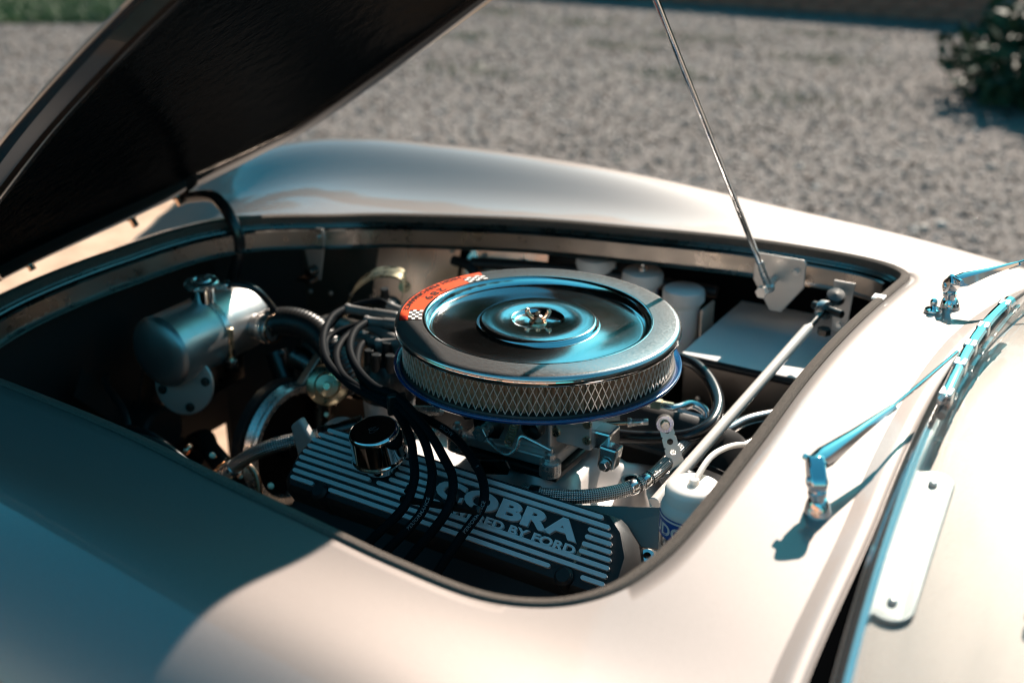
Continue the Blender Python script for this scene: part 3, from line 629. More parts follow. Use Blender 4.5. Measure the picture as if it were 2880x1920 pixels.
# valve covers
VS = np.array((0, -.787, -.617)); VU = np.array((1, 0, -.022)); VU /= np.linalg.norm(VU); VO = np.array((0, -.155, .66))
def make_cover(side, detail):
    Vv = VS*np.array((1, -side, 1)) if side > 0 else VS
    Oo = VO*np.array((1, -side, 1)) if side > 0 else VO
    Nn = np.cross(VU, Vv); Nn = Nn if Nn[2] > 0 else -Nn
    def at(u, v, n): return Oo + VU*u + Vv*v + Nn*n
    # outline of the deck, then the skirt to the head
    deck = [(-.212, -.011), (.176, -.011), (.196, .004), (.212, .03), (.216, .075), (.205, .079), (-.240, .077), (-.249, .066), (-.250, .035), (-.242, .012), (-.228, -.004)]
    def ring(grow, n): 
        c = np.array((-.018, .034)); return [at(*(np.array(q) + (np.array(q) - c)*np.array(grow)), n) for q in deck]
    rg = [ring((0, 0), -.004), ring((.012, .04), -.006), ring((.05, .12), -.02), ring((.07, .20), -.062), ring((.085, .30), -.064), ring((.085, .30), -.070)]
    g = MB(); k = len(deck); g.add(np.concatenate([np.array(r_) for r_ in rg]), bridge(rg) + [tuple(range(k))])
    vc = g.build('valve_cover', 'crackle', eng, ang=28, label=('near' if side < 0 else 'far') + ' black finned valve cover' + (' with raised lettering' if side < 0 else ''))
    def fin(u0, u1, vc_, w=.0052, rnd=True):
        e = w/2; pl_ = []
        for a in np.linspace(-90, 90, 7): pl_.append((u1 - e + e*math.cos(R(a)), vc_ + e*math.sin(R(a))))
        for a in np.linspace(90, 270, 7): pl_.append((u0 + e + e*math.cos(R(a)), vc_ + e*math.sin(R(a))))
        t = [at(a, b, .0006) for a, b in pl_]; b_ = [at(a, b, -.0045) for a, b in pl_]; k = len(pl_)
        g = MB(); g.add(t + b_, [tuple(range(k)), tuple(range(k, 2*k))[::-1]] + [(i, k + i, k + (i + 1) % k, (i + 1) % k) for i in range(k)])
        g.build('fin', 'fin', vc, smooth=False)
    rows = [-.0055, .0035, .0125, .0215, .0305, .0395, .0490, .0585, .0680]
    lft = [-.226, -.236, -.241, -.243, -.245, -.246, -.246, -.245, -.243]; rgt = [.172, .184, .190, .194, .197, .200, .202, .203, .204]
    for i, v_ in enumerate(rows):
        segs = [(lft[i], rgt[i])]
        if detail:
            if i in (2, 3, 4, 5): segs = [(lft[i], -.051 + (.004 if i > 3 else 0)), (.160, rgt[i])]
            if abs(v_ - .016) < .024:      # round breather seat interrupts the fins
                h = math.sqrt(max(.024**2 - (v_ - .016)**2, 0)); a, b = segs[0]; segs = [(a, -.128 - h), (-.128 + h, b)] + segs[1:]
        if i == 7: segs = [(lft[i], .138), (.176, rgt[i])] if False else segs
        if i == 8: segs = [(lft[i], -.206), (-.182, .135), (.174, rgt[i])]
        for a, b in segs:
            if b - a > .008: fin(a, b, v_)
    for u_ in (-.194, .155):
        g = MB(); p = at(u_, .074, -.010); g.lathe([(0, .014), (.008, .014), (.0115, .010), (.012, -.02), (.012, -.05)], p, Nn, 20); g.build('bolt_boss', 'crackle', vc)
    if detail:
        def letters(txt, size, u0, u1, vtop, vbot, off, nm):
            tv, tf = text_geo(txt, 1.0, 0, off, 1.02); mn, mx_ = tv.min(0), tv.max(0)
            s = np.c_[u0 + (tv[:, 0] - mn[0])/(mx_[0] - mn[0])*(u1 - u0), vbot + (tv[:, 1] - mn[1])/(mx_[1] - mn[1])*(vtop - vbot)]
            V = np.array([at(a, b, .0006) for a, b in s]); W = np.array([at(a, b, -.0045) for a, b in s]); n_ = len(V)
            ed = {}
            for fc in tf:
                for i in range(len(fc)):
                    e = (fc[i], fc[(i + 1) % len(fc)]); key = tuple(sorted(e)); ed.setdefault(key, []).append(e)
            sd_ = [(e[0][1], e[0][0], e[0][0] + n_, e[0][1] + n_) for e in ed.values() if len(e) == 1]
            g = MB(); g.add(np.concatenate([V, W]), list(tf) + sd_); g.build(nm, 'fin', vc, smooth=False)
        letters('COBRA', 1, -.043, .153, .0085, .0330, .045, 'raised_lettering')
        letters('POWERED BY FORD', 1, -.039, .156, .0365, .0475, .035, 'raised_lettering')
    return at, Nn, vc
vat, vN, vcov = make_cover(-1, True)
pl_ = [(.1585, .0265), (.1690, .0285), (.1672, .0345), (.1640, .0385), (.1630, .0445), (.1600, .0475), (.1612, .0540), (.1578, .0555), (.1582, .0480), (.1570, .0420), (.1588, .0350)]
g = MB(); g.add([vat(a, b, -.0036) for a, b in pl_], [tuple(range(len(pl_)))]); g.build('paint_chip', 'chip', vcov, smooth=False, label='torn tan patch beside the lettering')
fat, fN, fcov = make_cover(1, False)

# breather cap on the near valve cover
bp_ = vat(-.128, .016, 0); bx = np.array((-.03, -.20, 1.0))
g = MB(); g.lathe([(.021, -.004), (.021, .008), (.0195, .016)], bp_, bx, 40); 
br = g.build('oil_breather', 'chrome', eng)
g = MB(); g.lathe([(.0195, .012), (.031, .012), (.0345, .0125), (.0355, .014), (.0352, .0155), (.0338, .017), (.0330, .019), (.0322, .048), (.0315, .052), (.0295, .0545), (.027, .0552), (.018, .0548), (0, .0545)], bp_, bx, 64); g.build('breather_shell', 'chrome', br, ang=50)
bt = bp_ + bx/np.linalg.norm(bx)*.0556
g = MB()
for a in np.linspace(0, 2*math.pi, 29)[:-1]:
    b = a + 2*math.pi/28
    q = [(math.cos(t)*.0072*s_, math.sin(t)*.0042*s_) for t, s_ in ((a, 1), (b, 1), (b, .88), (a, .88))]
    g.add([bt + np.array((x*.55 + y*.6, x*.75 - y*.6, 0)) for x, y in q], [(0, 1, 2, 3)])
g.build('oval_badge', 'lead_ink', br)

# carburettor under the air cleaner
g = MB(); g.box((-.008, 0, .655), (.135, .125, .016)); carb = g.build('carburettor', 'alu', eng, smooth=False, bev=.003)
g = MB(); g.box((-.01, 0, .695), (.115, .10, .066)); g.box((-.095, 0, .70), (.05, .085, .050)); g.box((.075, 0, .70), (.05, .085, .050)); g.cyl((-.01, 0, .72), (-.01, 0, .752), .062, n=36); g.build('carburettor_body', 'alu', carb, smooth=False, bev=.003)
g = MB(); g.box((-.008, 0, .6395), (.15, .14, .010)); g.build('base_gasket', 'plastic_black', carb, smooth=False, bev=.002)
for x_ in (-.078, .058):
    for y_ in (-.070, .070):
        g = MB(); g.cyl((x_, y_, .644), (x_, y_, .664), .014, n=20); bolt(g, (x_, y_, .664), (0, 0, 1), .0075, .009); g.cyl((x_, y_, .672), (x_, y_, .682), .004, n=10); g.build('mounting_stud', 'steel', carb)
for x_, z_ in ((.052, .712), (.095, .712), (.052, .69), (.095, .69), (-.118, .712), (-.07, .712)):
    g = MB(); g.lathe([(0, .003), (.0055, .003), (.006, 0)], (x_, -.043, z_), (0, -1, 0), 14); g.build('bowl_screw', 'zinc', carb)
# throttle linkage on the near side
def plate_poly(pts, r_):
    return pts
g = MB(); g.prism([(-.020, -.014), (-.006, -.020), (.016, -.012), (.022, .006), (.012, .020), (-.010, .016), (-.024, .004)], (-.030, -.070, .690), (1, 0, -.15), (.1, 0, 1), .002); lk1 = g.build('throttle_lever', 'dark_steel', carb, smooth=False, bev=.0008)
g = MB(); g.cyl((-.030, -.062, .688), (-.030, -.092, .688), .008, n=18); g.hexn((-.030, -.088, .688), (-.030, -.095, .688), .0105); g.build('lever_boss', 'steel', lk1)
g = MB(); g.prism([(-.018, -.008), (.004, -.020), (.020, -.008), (.018, .012), (-.004, .018), (-.020, .008)], (-.066, -.066, .708), (1, 0, -.3), (.3, 0, 1), .002); lk2 = g.build('choke_lever', 'dark_steel', carb, smooth=False, bev=.0008)
for dx, dz in ((-.010, -.004), (.008, .006), (.006, -.010)):
    g = MB(); bolt(g, (-.066 + dx, -.0685, .708 + dz), (0, -1, 0), .0035, .003); g.build('linkage_screw', 'zinc', lk2)
def spring(a, b, r_, turns, w, m_, parent, nm='return_spring'):
    a = np.array(a, float); b = np.array(b, float); d = b - a; L = np.linalg.norm(d); d /= L; u = np.cross(d, (0, 0, 1)); u /= np.linalg.norm(u); t = np.cross(d, u)
    p = [a + d*L*q + r_*(u*math.cos(q*turns*6.283) + t*math.sin(q*turns*6.283)) for q in np.linspace(0, 1, turns*8)]
    g = MB(); g.tube(p, w, 5, 1); return g.build(nm, m_, parent)
spring((-.175, -.062, .672), (-.105, -.066, .690), .0058, 30, .0009, 'steel', carb)
spring((-.165, -.078, .660), (-.100, -.080, .668), .0050, 30, .0009, 'steel', carb)
spring((.000, -.074, .674), (.014, -.076, .712), .0052, 9, .0011, 'zinc', carb)
g = MB(); g.tube([(-.022, -.088, .680), (.004, -.090, .668), (.018, -.086, .676), (.022, -.080, .692), (.036, -.078, .690), (.060, -.072, .680)], .0026, 8, 6); g.build('choke_rod', 'steel', carb)
g = MB(); g.lathe([(0, 0), (.014, 0), (.0155, .003), (.015, .010), (.011, .013), (0, .013)], (.030, -.058, .700), (0, -1, 0), 24); g.build('accelerator_pump', 'dark_steel', carb)
g = MB(); g.prism([(-.022, -.008), (.022, -.012), (.028, -.004), (.026, .006), (-.020, .010), (-.027, .002)], (-.010, -.100, .652), (1, 0, .35), (-.35, 0, 1), .003); pr_ = g.build('cable_bracket', 'dark_steel', carb, smooth=False, bev=.001)
for dx, dz in ((-.014, -.004), (.006, .003)):
    g = MB(); g.lathe([(0, .002), (.0045, .002), (.005, 0)], (-.010 + dx, -.1035, .652 + dz), (0, -1, 0), 14); g.build('bracket_hole_bush', 'black', pr_)
g = MB(); g.box((.095, -.02, .688), (.055, .03, .026)); g.prism([(-.012, -.016), (.010, -.018), (.016, .012), (-.010, .016)], (.124, -.03, .676), (1, 0, .1), (0, 0, 1), .02); g.build('fuel_bowl_arm', 'alu_bright', carb, smooth=False, bev=.003)
g = MB(); bolt(g, (.124, -.052, .668), (0, -1, 0), .006, .005); g.build('bowl_bolt', 'alu_bright', carb)

# throttle rod, rod end and drilled lever
A0, A1 = np.array((.045, -.024, .690)), np.array((.152, .0264, .700)); dr = (A1 - A0)/np.linalg.norm(A1 - A0)
g = MB(); g.cyl(A0, A1 - dr*.018, .0032, n=14); trod = g.build('throttle_rod', 'copper', eng)
g = MB(); g.hexn(A1 - dr*.032, A1 - dr*.027, .0062); g.cyl(A1 - dr*.028, A1 - dr*.006, .0050, .0040, 14); EY = np.array((.1665, .0294, .700)); g.lathe([(.006, -.005), (.0108, -.005), (.0112, 0), (.0108, .005), (.006, .005), (.006, -.005)], EY, (.45, -.86, .2), 28); g.build('rod_end', 'steel', trod, ang=50)
g = MB(); ax_ = np.array((.45, -.86, .2)); ax_ /= np.linalg.norm(ax_); g.hexn(EY - ax_*.006, EY + ax_*.012, .0058); g.sphere(EY, .0068, 14); g.build('eye_bolt', 'zinc', trod)
LB = np.array((.1975, .0138, .640)); ld = LB - EY; LL = np.linalg.norm(ld); ld /= LL; la = np.cross(ld, ax_); la /= np.linalg.norm(la); ln_ = np.cross(la, ld)
if ln_ @ ax_ < 0: ln_ = -ln_
def holed_bar(name, L, w0, w1, holes, o, du, dw, th, m_, parent):
    """flat bar from o along du with real round holes: built from strips round each hole"""
    g = MB(); o = np.array(o, float); nn = np.cross(du, dw)
    def wid(s): return w0 + (w1 - w0)*s/L
    loops = []
    s0 = -w0
    cuts = [-w0*.2]
    ys = []
    segs = []
    prev = 0
    hs = sorted(holes)
    bounds = [0] + [ (hs[i][0] + hs[i + 1][0])/2 for i in range(len(hs) - 1)] + [hs[-1][0] + hs[-1][1]*2.2]
    for i, (hs_, hr) in enumerate(hs):
        a, b = bounds[i], bounds[i + 1]; N = 24
        inn = [(hs_ + hr*math.cos(t), hr*math.sin(t)) for t in np.linspace(0, 2*math.pi, N, False)]
        out = []
        for t in np.linspace(0, 2*math.pi, N, False):
            cx_, sx_ = math.cos(t), math.sin(t); k_ = 1e9
            if cx_ > 1e-6: k_ = min(k_, (b - hs_)/cx_)
            if cx_ < -1e-6: k_ = min(k_, (a - hs_)/cx_)
            if abs(sx_) > 1e-6: k_ = min(k_, wid(hs_)/abs(sx_))
            q = (hs_ + cx_*k_, sx_*k_); wq = wid(q[0])/wid(hs_); out.append((q[0], q[1]*wq))
        v = [o + du*s + dw*w for s, w in inn + out] + [o + du*s + dw*w + nn*th for s, w in inn + out]; K = 2*N; f = []
        for j in range(N):
            q = (j + 1) % N
            f += [(j, q, N + q, N + j), (K + q, K + j, K + N + j, K + N + q), (q, j, K + j, K + q), (N + j, N + q, K + N + q, K + N + j)]
        g.add(v, f)
    a = bounds[-1]; pl_ = [(a, -wid(a)), (L, -wid(L)), (L, wid(L)), (a, wid(a))]
    g.prism(pl_, o, du, dw, th)
    return g.build(name, m_, parent, smooth=False)
holed_bar('throttle_lever', LL + .012, .0085, .0115, [(.006, .0035), (.020, .0040), (.0335, .0036)], EY + ld*.004 - ln_*.006, ld, la, -.003, 'alu_sheet', eng)
g = MB(); g.lathe([(.008, -.012), (.0165, -.012), (.018, -.008), (.018, .010), (.0165, .013), (.008, .013), (.008, -.012)], LB + (.006, -.004, -.002), ax_, 28); g.build('lever_bush', 'rubber', eng)

# ------------------------------------------------------------------ hoses and leads (engine parts)
def hose(name, pts, r_, m_, parent=eng, label=None, n=16, sub=8):
    g = MB(); g.tube(pts, r_, n, sub); return g.build(name, m_, parent, label, ang=60)
def band(parent, p, d, r_, w, m_, name='hose_clip'):
    g = MB(); g.lathe([(r_*.9, -w/2), (r_ - .0004, -w/2), (r_, -w/2 + .0006), (r_, w/2 - .0006), (r_ - .0004, w/2), (r_*.9, w/2)], p, d, 32); return g.build(name, m_, parent)
LEADS = {
 'front': [(-.3947, .1106, .715), (-.3832, .0618, .72), (-.3529, .003, .715), (-.3019, -.0517, .71), (-.2404, -.0852, .705), (-.1889, -.0971, .70), (-.1543, -.1021, .695), (-.0988, -.1428, .69), (-.0566, -.1854, .685), (-.0348, -.2131, .675), (-.0300, -.2430, .655), (-.0560, -.2680, .62), (-.098, -.287, .565)],
 'second': [(-.3379, .0541, .71), (-.3245, .0094, .712), (-.3008, -.0338, .71), (-.2541, -.0767, .708), (-.1994, -.0922, .703), (-.1517, -.1006, .704), (-.0906, -.1356, .694), (-.0453, -.1788, .687), (-.0238, -.2066, .677), (-.0171, -.2360, .655), (-.0390, -.2600, .62), (-.083, -.285, .565)],
 'third': [(-.3269, .0751, .72), (-.318, .0322, .722), (-.2887, -.0183, .72), (-.2465, -.0573, .715), (-.1958, -.0871, .712), (-.1483, -.1001, .713), (-.0869, -.1311, .700), (-.0402, -.1675, .69), (-.010, -.1967, .68), (.0030, -.2330, .66), (-.0260, -.2580, .61), (-.058, -.280, .56)],
 'lettered': [(-.317, .0655, .70), (-.3063, .0252, .70), (-.262, -.0363, .70), (-.2008, -.081, .698), (-.1424, -.1000, .698), (-.1038, -.0969, .69), (-.0598, -.1087, .685), (-.0209, -.1346, .68), (.0108, -.1682, .675), (.0235, -.1990, .66), (.0130, -.2330, .63), (-.009, -.2600, .58), (-.020, -.275, .54)]}
lead_obs = {}
for k_, dx_ in (('front', -.012), ('second', -.002), ('third', .008), ('lettered', .016)):      # fan out over the cover
    LEADS[k_] = [(x + dx_*min(1, max(0, (-y - .12)/.08)), y, z) for x, y, z in LEADS[k_]]
for k_, pts in LEADS.items():
    lead_obs[k_] = hose('spark_plug_lead', pts, .0056, 'lead', label=f'{k_} black spark plug lead curving over the valve cover' if k_ != 'lettered' else 'black spark plug lead printed with white lettering')
def wrap_text(txt, pts, s0, h, r_, side, m_, parent, flip=1):
    """print lettering on the outside of a lead: text runs along the path"""
    p = smooth_path(pts, 12); ln = np.concatenate([[0], np.cumsum(np.linalg.norm(np.diff(p, axis=0), axis=1))])
    tv, tf = text_geo(txt, 1.0, 0, .012, 1.05); mn, mx_ = tv.min(0), tv.max(0); sc = h/(mx_[1] - mn[1]); V = []
    T = np.gradient(p, axis=0); T /= np.linalg.norm(T, axis=1)[:, None]; side = np.array(side, float)
    for q in tv:
        s = s0 + flip*(q[0] - mn[0])*sc; i = int(np.clip(np.searchsorted(ln, s), 1, len(p) - 1)); t = (s - ln[i-1])/(ln[i] - ln[i-1])
        c = p[i-1] + (p[i] - p[i-1])*t; tt_ = T[i]; n_ = side - tt_*(side @ tt_); n_ /= np.linalg.norm(n_); w = np.cross(n_, tt_)
        a = (q[1] - (mn[1] + mx_[1])/2)*sc/r_*flip; V.append(c + (r_ + .0002)*(n_*math.cos(a) + w*math.sin(a)))
    g = MB(); g.add(V, tf); g.build('printed_lettering', m_, parent, smooth=False)
TOC = (.45, -.72, .55)
wrap_text('RACING', LEADS['lettered'], .345, .0048, .0056, TOC, 'lead_ink', lead_obs['lettered'], -1)
wrap_text('PERFORMANCE', LEADS['lettered'], .52, .0042, .0056, TOC, 'lead_ink', lead_obs['lettered'], -1)
wrap_text('PERFORMANCE', LEADS['second'], .50, .0042, .0056, TOC, 'lead_ink', lead_obs['second'], -1)
wrap_text('6', LEADS['lettered'], .425, .0045, .0056, TOC, 'lead_ink', lead_obs['lettered'], -1)
wrap_text('6', LEADS['second'], .60, .0045, .0056, TOC, 'lead_ink', lead_obs['second'], -1)
g = MB(); g.box((-.150, -.101, .7035), (.008, .026, .030), ((.8, -.6, 0), (.6, .8, 0), (0, 0, 1))); g.build('lead_clip', 'plastic_black', eng, bev=.003)
# lower lead separator on the valve cover lip
g = MB()
for q in ((-.046, -.222, .667), (-.021, -.218, .667), (.009, -.214, .668), (.037, -.208, .657)): g.lathe([(.0046, -.004), (.0066, -.004), (.0066, .004), (.0046, .004), (.0046, -.004)], q, (.1, -.8, -.45), 16)
g.box((-.006, -.222, .659), (.096, .006, .006), ((.97, .22, 0), (-.22, .97, 0), (0, 0, 1))); g.build('lead_separator', 'plastic_black', eng)

# distributor at the front of the engine
dist_o = np.array((-.272, .045, .56))
g = MB(); g.lathe([(0, 0), (.022, 0), (.024, .02), (.036, .032), (.038, .066), (.036, .068)], dist_o, n=40); dist = g.build('distributor', 'alu', eng)
g = MB(); g.lathe([(.039, .066), (.0405, .068), (.040, .098), (.036, .110), (.030, .122), (.018, .126), (0, .126)], dist_o, n=40); 
for i in range(8):
    a = i*math.pi/4; q = dist_o + (.026*math.cos(a), .026*math.sin(a), .115); g.cyl(q, q + (0, 0, .026), .0085, .007, 14)
g.cyl(dist_o + (0, 0, .12), dist_o + (0, 0, .150), .008, .007, 14); g.build('distributor_cap', 'plastic_black', dist)
def boot(a, b, r_, nm='lead_boot', m_='sunlit_boot'):
    a = np.array(a, float); b = np.array(b, float); L = np.linalg.norm(b - a)
    g = MB(); g.lathe([(0, 0), (r_*.75, 0), (r_*.95, .003), (r_, .006), (r_*.95, L*.45), (r_*.82, L*.5), (r_*.84, L - .006), (r_, L - .004), (r_, L), (r_*.5, L + .001)], a, b - a, 20); g.build(nm, m_, dist)
for a, b in (((-.262, .060, .708), (-.332, .078, .712)), ((-.292, .055, .702), (-.345, .052, .703)), ((-.300, .115, .718), (-.392, .108, .716)), ((-.275, .085, .722), (-.330, .073, .721)), ((-.255, .12, .72), (-.335, .14, .72)), ((-.235, .065, .712), (-.29, .045, .703))):
    boot(a, b, .0082)
    m0 = np.array(a); g = MB(); g.cyl(m0, m0 - (0, 0, .022), .0085, .0075, 14); g.build('boot_elbow', 'sunlit_boot', dist)
for pts in ([(-.332, .078, .712), (-.345, .075, .712), (-.36, .02, .705), (-.30, -.045, .70), (-.245, -.075, .70)],
            [(-.335, .14, .72), (-.365, .15, .72), (-.40, .12, .71), (-.40, .06, .69)],
            [(-.19, .10, .735), (-.25, .12, .728), (-.29, .118, .722)]):
    hose('ignition_lead', pts, .0045, 'lead', dist)
# vacuum advance can
vo_ = np.array((-.352, .005, .640)); va_ = np.array((.55, -.75, .35))
g = MB(); g.lathe([(0, -.016), (.014, -.016), (.018, -.010), (.028, -.005), (.0305, -.002), (.0305, .002), (.027, .005), (.019, .008), (.016, .014), (.006, .016), (.005, .026), (0, .026)], vo_, va_, 40); g.build('vacuum_can', 'zinc', dist, ang=40)
g = MB(); g.box(vo_ + (.035, .01, .006), (.03, .012, .012), ((.8, .5, 0), (-.5, .8, 0), (0, 0, 1))); g.hexn(vo_ + (-.03, .035, .018), vo_ + (-.015, .022, .012), .012); g.build('can_fitting', 'copper', dist, bev=.002)

# braided hoses and fittings
b1 = [(-.4409, -.1251, .53), (-.4088, -.1202, .56), (-.371, -.1144, .585), (-.3445, -.0981, .595), (-.3176, -.0782, .60), (-.2985, -.0582, .605)]
h1 = hose('braided_hose', b1, .0105, 'braid', label='braided steel hose at the front of the valve cover', n=20, sub=10)
d1 = np.array(b1[1]) - np.array(b1[0]); d1 /= np.linalg.norm(d1)
g = MB(); g.cyl(np.array(b1[0]) - d1*.002, np.array(b1[0]) + d1*.022, .0125, .0120, 24); g.hexn(np.array(b1[0]) - d1*.022, np.array(b1[0]) - d1*.002, .013); g.build('hose_fitting', 'steel', h1)
band(h1, (-.306, -.066, .603), (.62, .55, .1), .0125, .014, 'gloss_rubber')
g = MB(); g.cyl((-.306, -.066, .603), (-.262, -.030, .615), .011, .013, 20); g.build('hose_stub', 'dark_steel', h1)
b2 = [(.0466, -.1022, .638), (.065, -.1077, .64), (.1141, -.0873, .64), (.1542, -.0494, .642), (.1718, -.0115, .645), (.1767, .0371, .648), (.1787, .0958, .65), (.1841, .135, .65)]
b2 = [(x, y - .012, z + .004) for x, y, z in b2]
h2 = hose('braided_hose', b2, .0088, 'braid', label='braided steel hose curving behind the near valve cover', n=20, sub=10)
band(h2, b2[1], np.array(b2[2]) - np.array(b2[0]), .0105, .012, 'gloss_rubber')
for q, w in ((.47, .010), (.545, .010)):
    pp = smooth_path(b2, 20); i = int(q*len(pp)); band(h2, pp[i], pp[i + 1] - pp[i - 1], .0096, w, 'alu_bright')
    band(h2, pp[i + 4], pp[i + 5] - pp[i + 3], .0098, .0012, 'rubber', 'clip_edge')
hose('braided_hose', [(-.0369, -.1254, .644), (.0075, -.1252, .643), (.0494, -.1171, .642)], .005, 'braid', label='thin braided line along the back of the valve cover', n=14)
hose('fuel_hose', [(.0929, .2473, .69), (.1248, .2344, .69), (.1613, .2012, .685), (.1907, .1516, .68), (.199, .1015, .675), (.1796, .0771, .665), (.1359, .0666, .655), (.0901, .0579, .65), (.0527, .0689, .645)], .0088, 'gloss_rubber', label='thick black hose looping out from under the air cleaner', n=20)
anh = hose('steel_line', [(.0867, .1458, .66), (.1272, .1493, .66), (.1449, .1753, .66), (.1650, .1762, .652), (.166, .165, .635), (.150, .16, .62)], .0062, 'alu_bright')
g = MB(); g.hexn((.098, .1466, .66), (.112, .148, .66), .0098); g.cyl((.112, .148, .66), (.128, .152, .66), .0082, .0075, 20); g.hexn((.080, .1452, .66), (.092, .1462, .66), .0092); g.build('line_fitting', 'zinc', anh)
hose('heater_pipe', [(.1581, .1649, .62), (.1888, .1823, .625), (.206, .2191, .63), (.2259, .2512, .63), (.26, .29, .63)], .0082, 'alu_bright', n=18)
hose('heater_pipe', [(.1684, .1416, .61), (.209, .1655, .61), (.2293, .2112, .61), (.2412, .2669, .61)], .0082, 'alu_bright', n=18)
hose('breather_pipe', [(.150, .06, .60), (.178, .09, .615), (.19, .13, .62), (.20, .16, .61)], .0075, 'braid', n=16)
hose('wiring_loom', [(-.40, .415, .700), (-.365, .412, .695), (-.345, .405, .670), (-.345, .395, .63), (-.33, .36, .58)], .0085, 'rubber', car, n=12)
hose('wiring_loom', [(-.365, .420, .70), (-.25, .445, .705), (-.15, .470, .705), (-.05, .49, .70), (.05, .50, .70)], .010, 'rubber', car, n=12)
hose('wiring_loom', [(-.22, .45, .70), (-.20, .43, .685), (-.19, .40, .65)], .006, 'rubber', car, n=12)
# far pulley, belts, fan and water pump in the dark front of the bay
pc = np.array((-.455, .035, .50))
g = MB(); g.lathe([(.082, -.004), (.084, .004), (.095, .006), (.098, .002), (.092, -.006), (.098, -.014), (.095, -.018), (.082, -.018), (.082, -.004)], pc, (1, 0, 0), 56); pul = g.build('crank_pulley', 'steel', eng, ang=40)
g = MB(); g.lathe([(.0, .01), (.02, .01), (.022, -.008), (.083, -.010), (.083, -.014), (0, -.014)], pc, (1, 0, 0), 24); g.build('pulley_hub', 'black', pul)
g = MB(); g.lathe([(.092, -.014), (.1, -.012), (.1005, .002), (.092, .004)], pc + (-.024, 0, 0), (1, 0, 0), 48); g.build('drive_belt', 'rubber', eng)
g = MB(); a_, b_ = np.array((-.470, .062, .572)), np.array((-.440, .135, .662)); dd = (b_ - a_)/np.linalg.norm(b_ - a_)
g.box((a_ + b_)/2, (np.linalg.norm(b_ - a_), .015, .005), (dd, (1, 0, 0), np.cross(dd, (1, 0, 0)))); g.build('drive_belt', 'alu_sheet', eng, bev=.0015, label='drive belt running up from the pulley, its lit edge put into a pale colour')  # pale metal on the rubber belt stands in for light along its edge
g = MB(); g.cyl((-.50, .17, .60), (-.40, .17, .60), .062, n=36); g.cyl((-.52, .17, .60), (-.50, .17, .60), .035, n=28); g.build('alternator', 'dark_steel', eng)
g = MB(); g.cyl((-.77, .0, .47), (-.70, .0, .47), .045, n=28)
for i in range(6):
    a = i*math.pi/3 + .2; d = np.array((0, math.cos(a), math.sin(a))); t = np.array((.35, -math.sin(a)*.94, math.cos(a)*.94)); g.box(np.array((-.75, .0, .47)) + d*.10, (.14, .05, .003), (d, t, np.cross(d, t)))
g.build('cooling_fan', 'bay', eng, smooth=False)
g = MB(); g.lathe([(.0, 0), (.046, 0), (.048, .003), (.046, .006), (.0, .006)], (-.605, -.03, .595), (.35, -.9, .25), 36); th_ = g.build('thermostat_plate', 'bracket', eng)
for a in (0.2, 1.8, 3.4, 5.0):
    g = MB(); q = np.array((-.605, -.03, .595)) + .036*(np.array((.92, .37, 0))*math.cos(a) + np.array((-.1, .23, .96))*math.sin(a)) + np.array((.35, -.9, .25))*.006; bolt(g, q, (.35, -.9, .25), .005, .004); g.build('plate_bolt', 'dark_steel', th_)
for q, r_, m_ in (((-.47, -.12, .55), .012, 'copper'), ((-.44, -.10, .515), .011, 'copper'), ((-.43, -.13, .49), .010, 'zinc'), ((-.40, -.08, .50), .012, 'copper'), ((-.52, .10, .62), .009, 'dark_steel'), ((-.36, .03, .60), .010, 'copper'), ((-.345, -.01, .60), .009, 'zinc')):
    g = MB(); bolt(g, q, (.5, -.6, .5), r_*.26, r_*.5); g.cyl(q, np.array(q) - np.array((.5, -.6, .5))*.03, r_*.3, n=12); g.build('housing_bolt', m_, eng)
hose('vacuum_line', [(-.47, -.13, .52), (-.44, -.11, .545), (-.41, -.10, .53), (-.395, -.11, .49), (-.40, -.12, .45)], .0045, 'copper')
hose('water_pipe', [(-.50, .10, .62), (-.47, .11, .60), (-.46, .115, .56), (-.46, .11, .50)], .018, 'dark_steel', n=18)
g = MB(); g.prism([(-.012, -.09), (.010, -.09), (.018, .03), (.004, .06), (-.014, .05)], (-.300, -.10, .585), (1, 0, .25), (-.2, 0, 1), .012); g.build('pump_bracket', 'alu_cast', eng, smooth=False, bev=.003)
g = MB(); g.lathe([(0, 0), (.030, 0), (.034, .006), (.034, .05), (.024, .06), (0, .06)], (-.30, -.02, .565), (.3, -.6, .5), 32); g.build('water_pump', 'alu_cast', eng)
for pts, r_, m_ in (([(-.72, -.20, .50), (-.64, -.16, .56), (-.56, -.15, .565), (-.50, -.15, .52), (-.48, -.16, .42)], .011, 'gloss_rubber'),
                    ([(-.74, .10, .40), (-.66, .05, .45), (-.60, .0, .47), (-.54, -.03, .46), (-.50, -.06, .40)], .016, 'rubber'),
                    ([(-.70, .16, .36), (-.62, .10, .38), (-.55, .05, .39), (-.48, .0, .38)], .012, 'dark_steel'),
                    ([(-.76, -.05, .58), (-.70, -.10, .60), (-.62, -.14, .585), (-.57, -.18, .54)], .006, 'rubber'),
                    ([(-.60, -.20, .56), (-.55, -.19, .59), (-.50, -.17, .575), (-.46, -.16, .53), (-.45, -.17, .47)], .005, 'rubber'),
                    ([(-.53, .06, .56), (-.50, .05, .52), (-.49, .04, .47)], .014, 'rubber'),
                    ([(-.56, .13, .60), (-.53, .12, .54), (-.52, .11, .48), (-.53, .10, .42)], .019, 'gloss_rubber')):
    hose('coolant_pipe' if r_ > .008 else 'wiring', pts, r_, m_, car, n=14)
g = MB(); g.box((-.66, .02, .34), (.05, .60, .05)); g.build('cross_member', 'bay', car, smooth=False, bev=.004)
g = MB(); g.lathe([(.0, .012), (.018, .014), (.036, .010), (.045, .0), (.045, -.02), (.02, -.04), (0, -.04)], (-.60, -.20, .50), (.5, -.6, .65), 36); hn = g.build('horn', 'dark_steel', car)
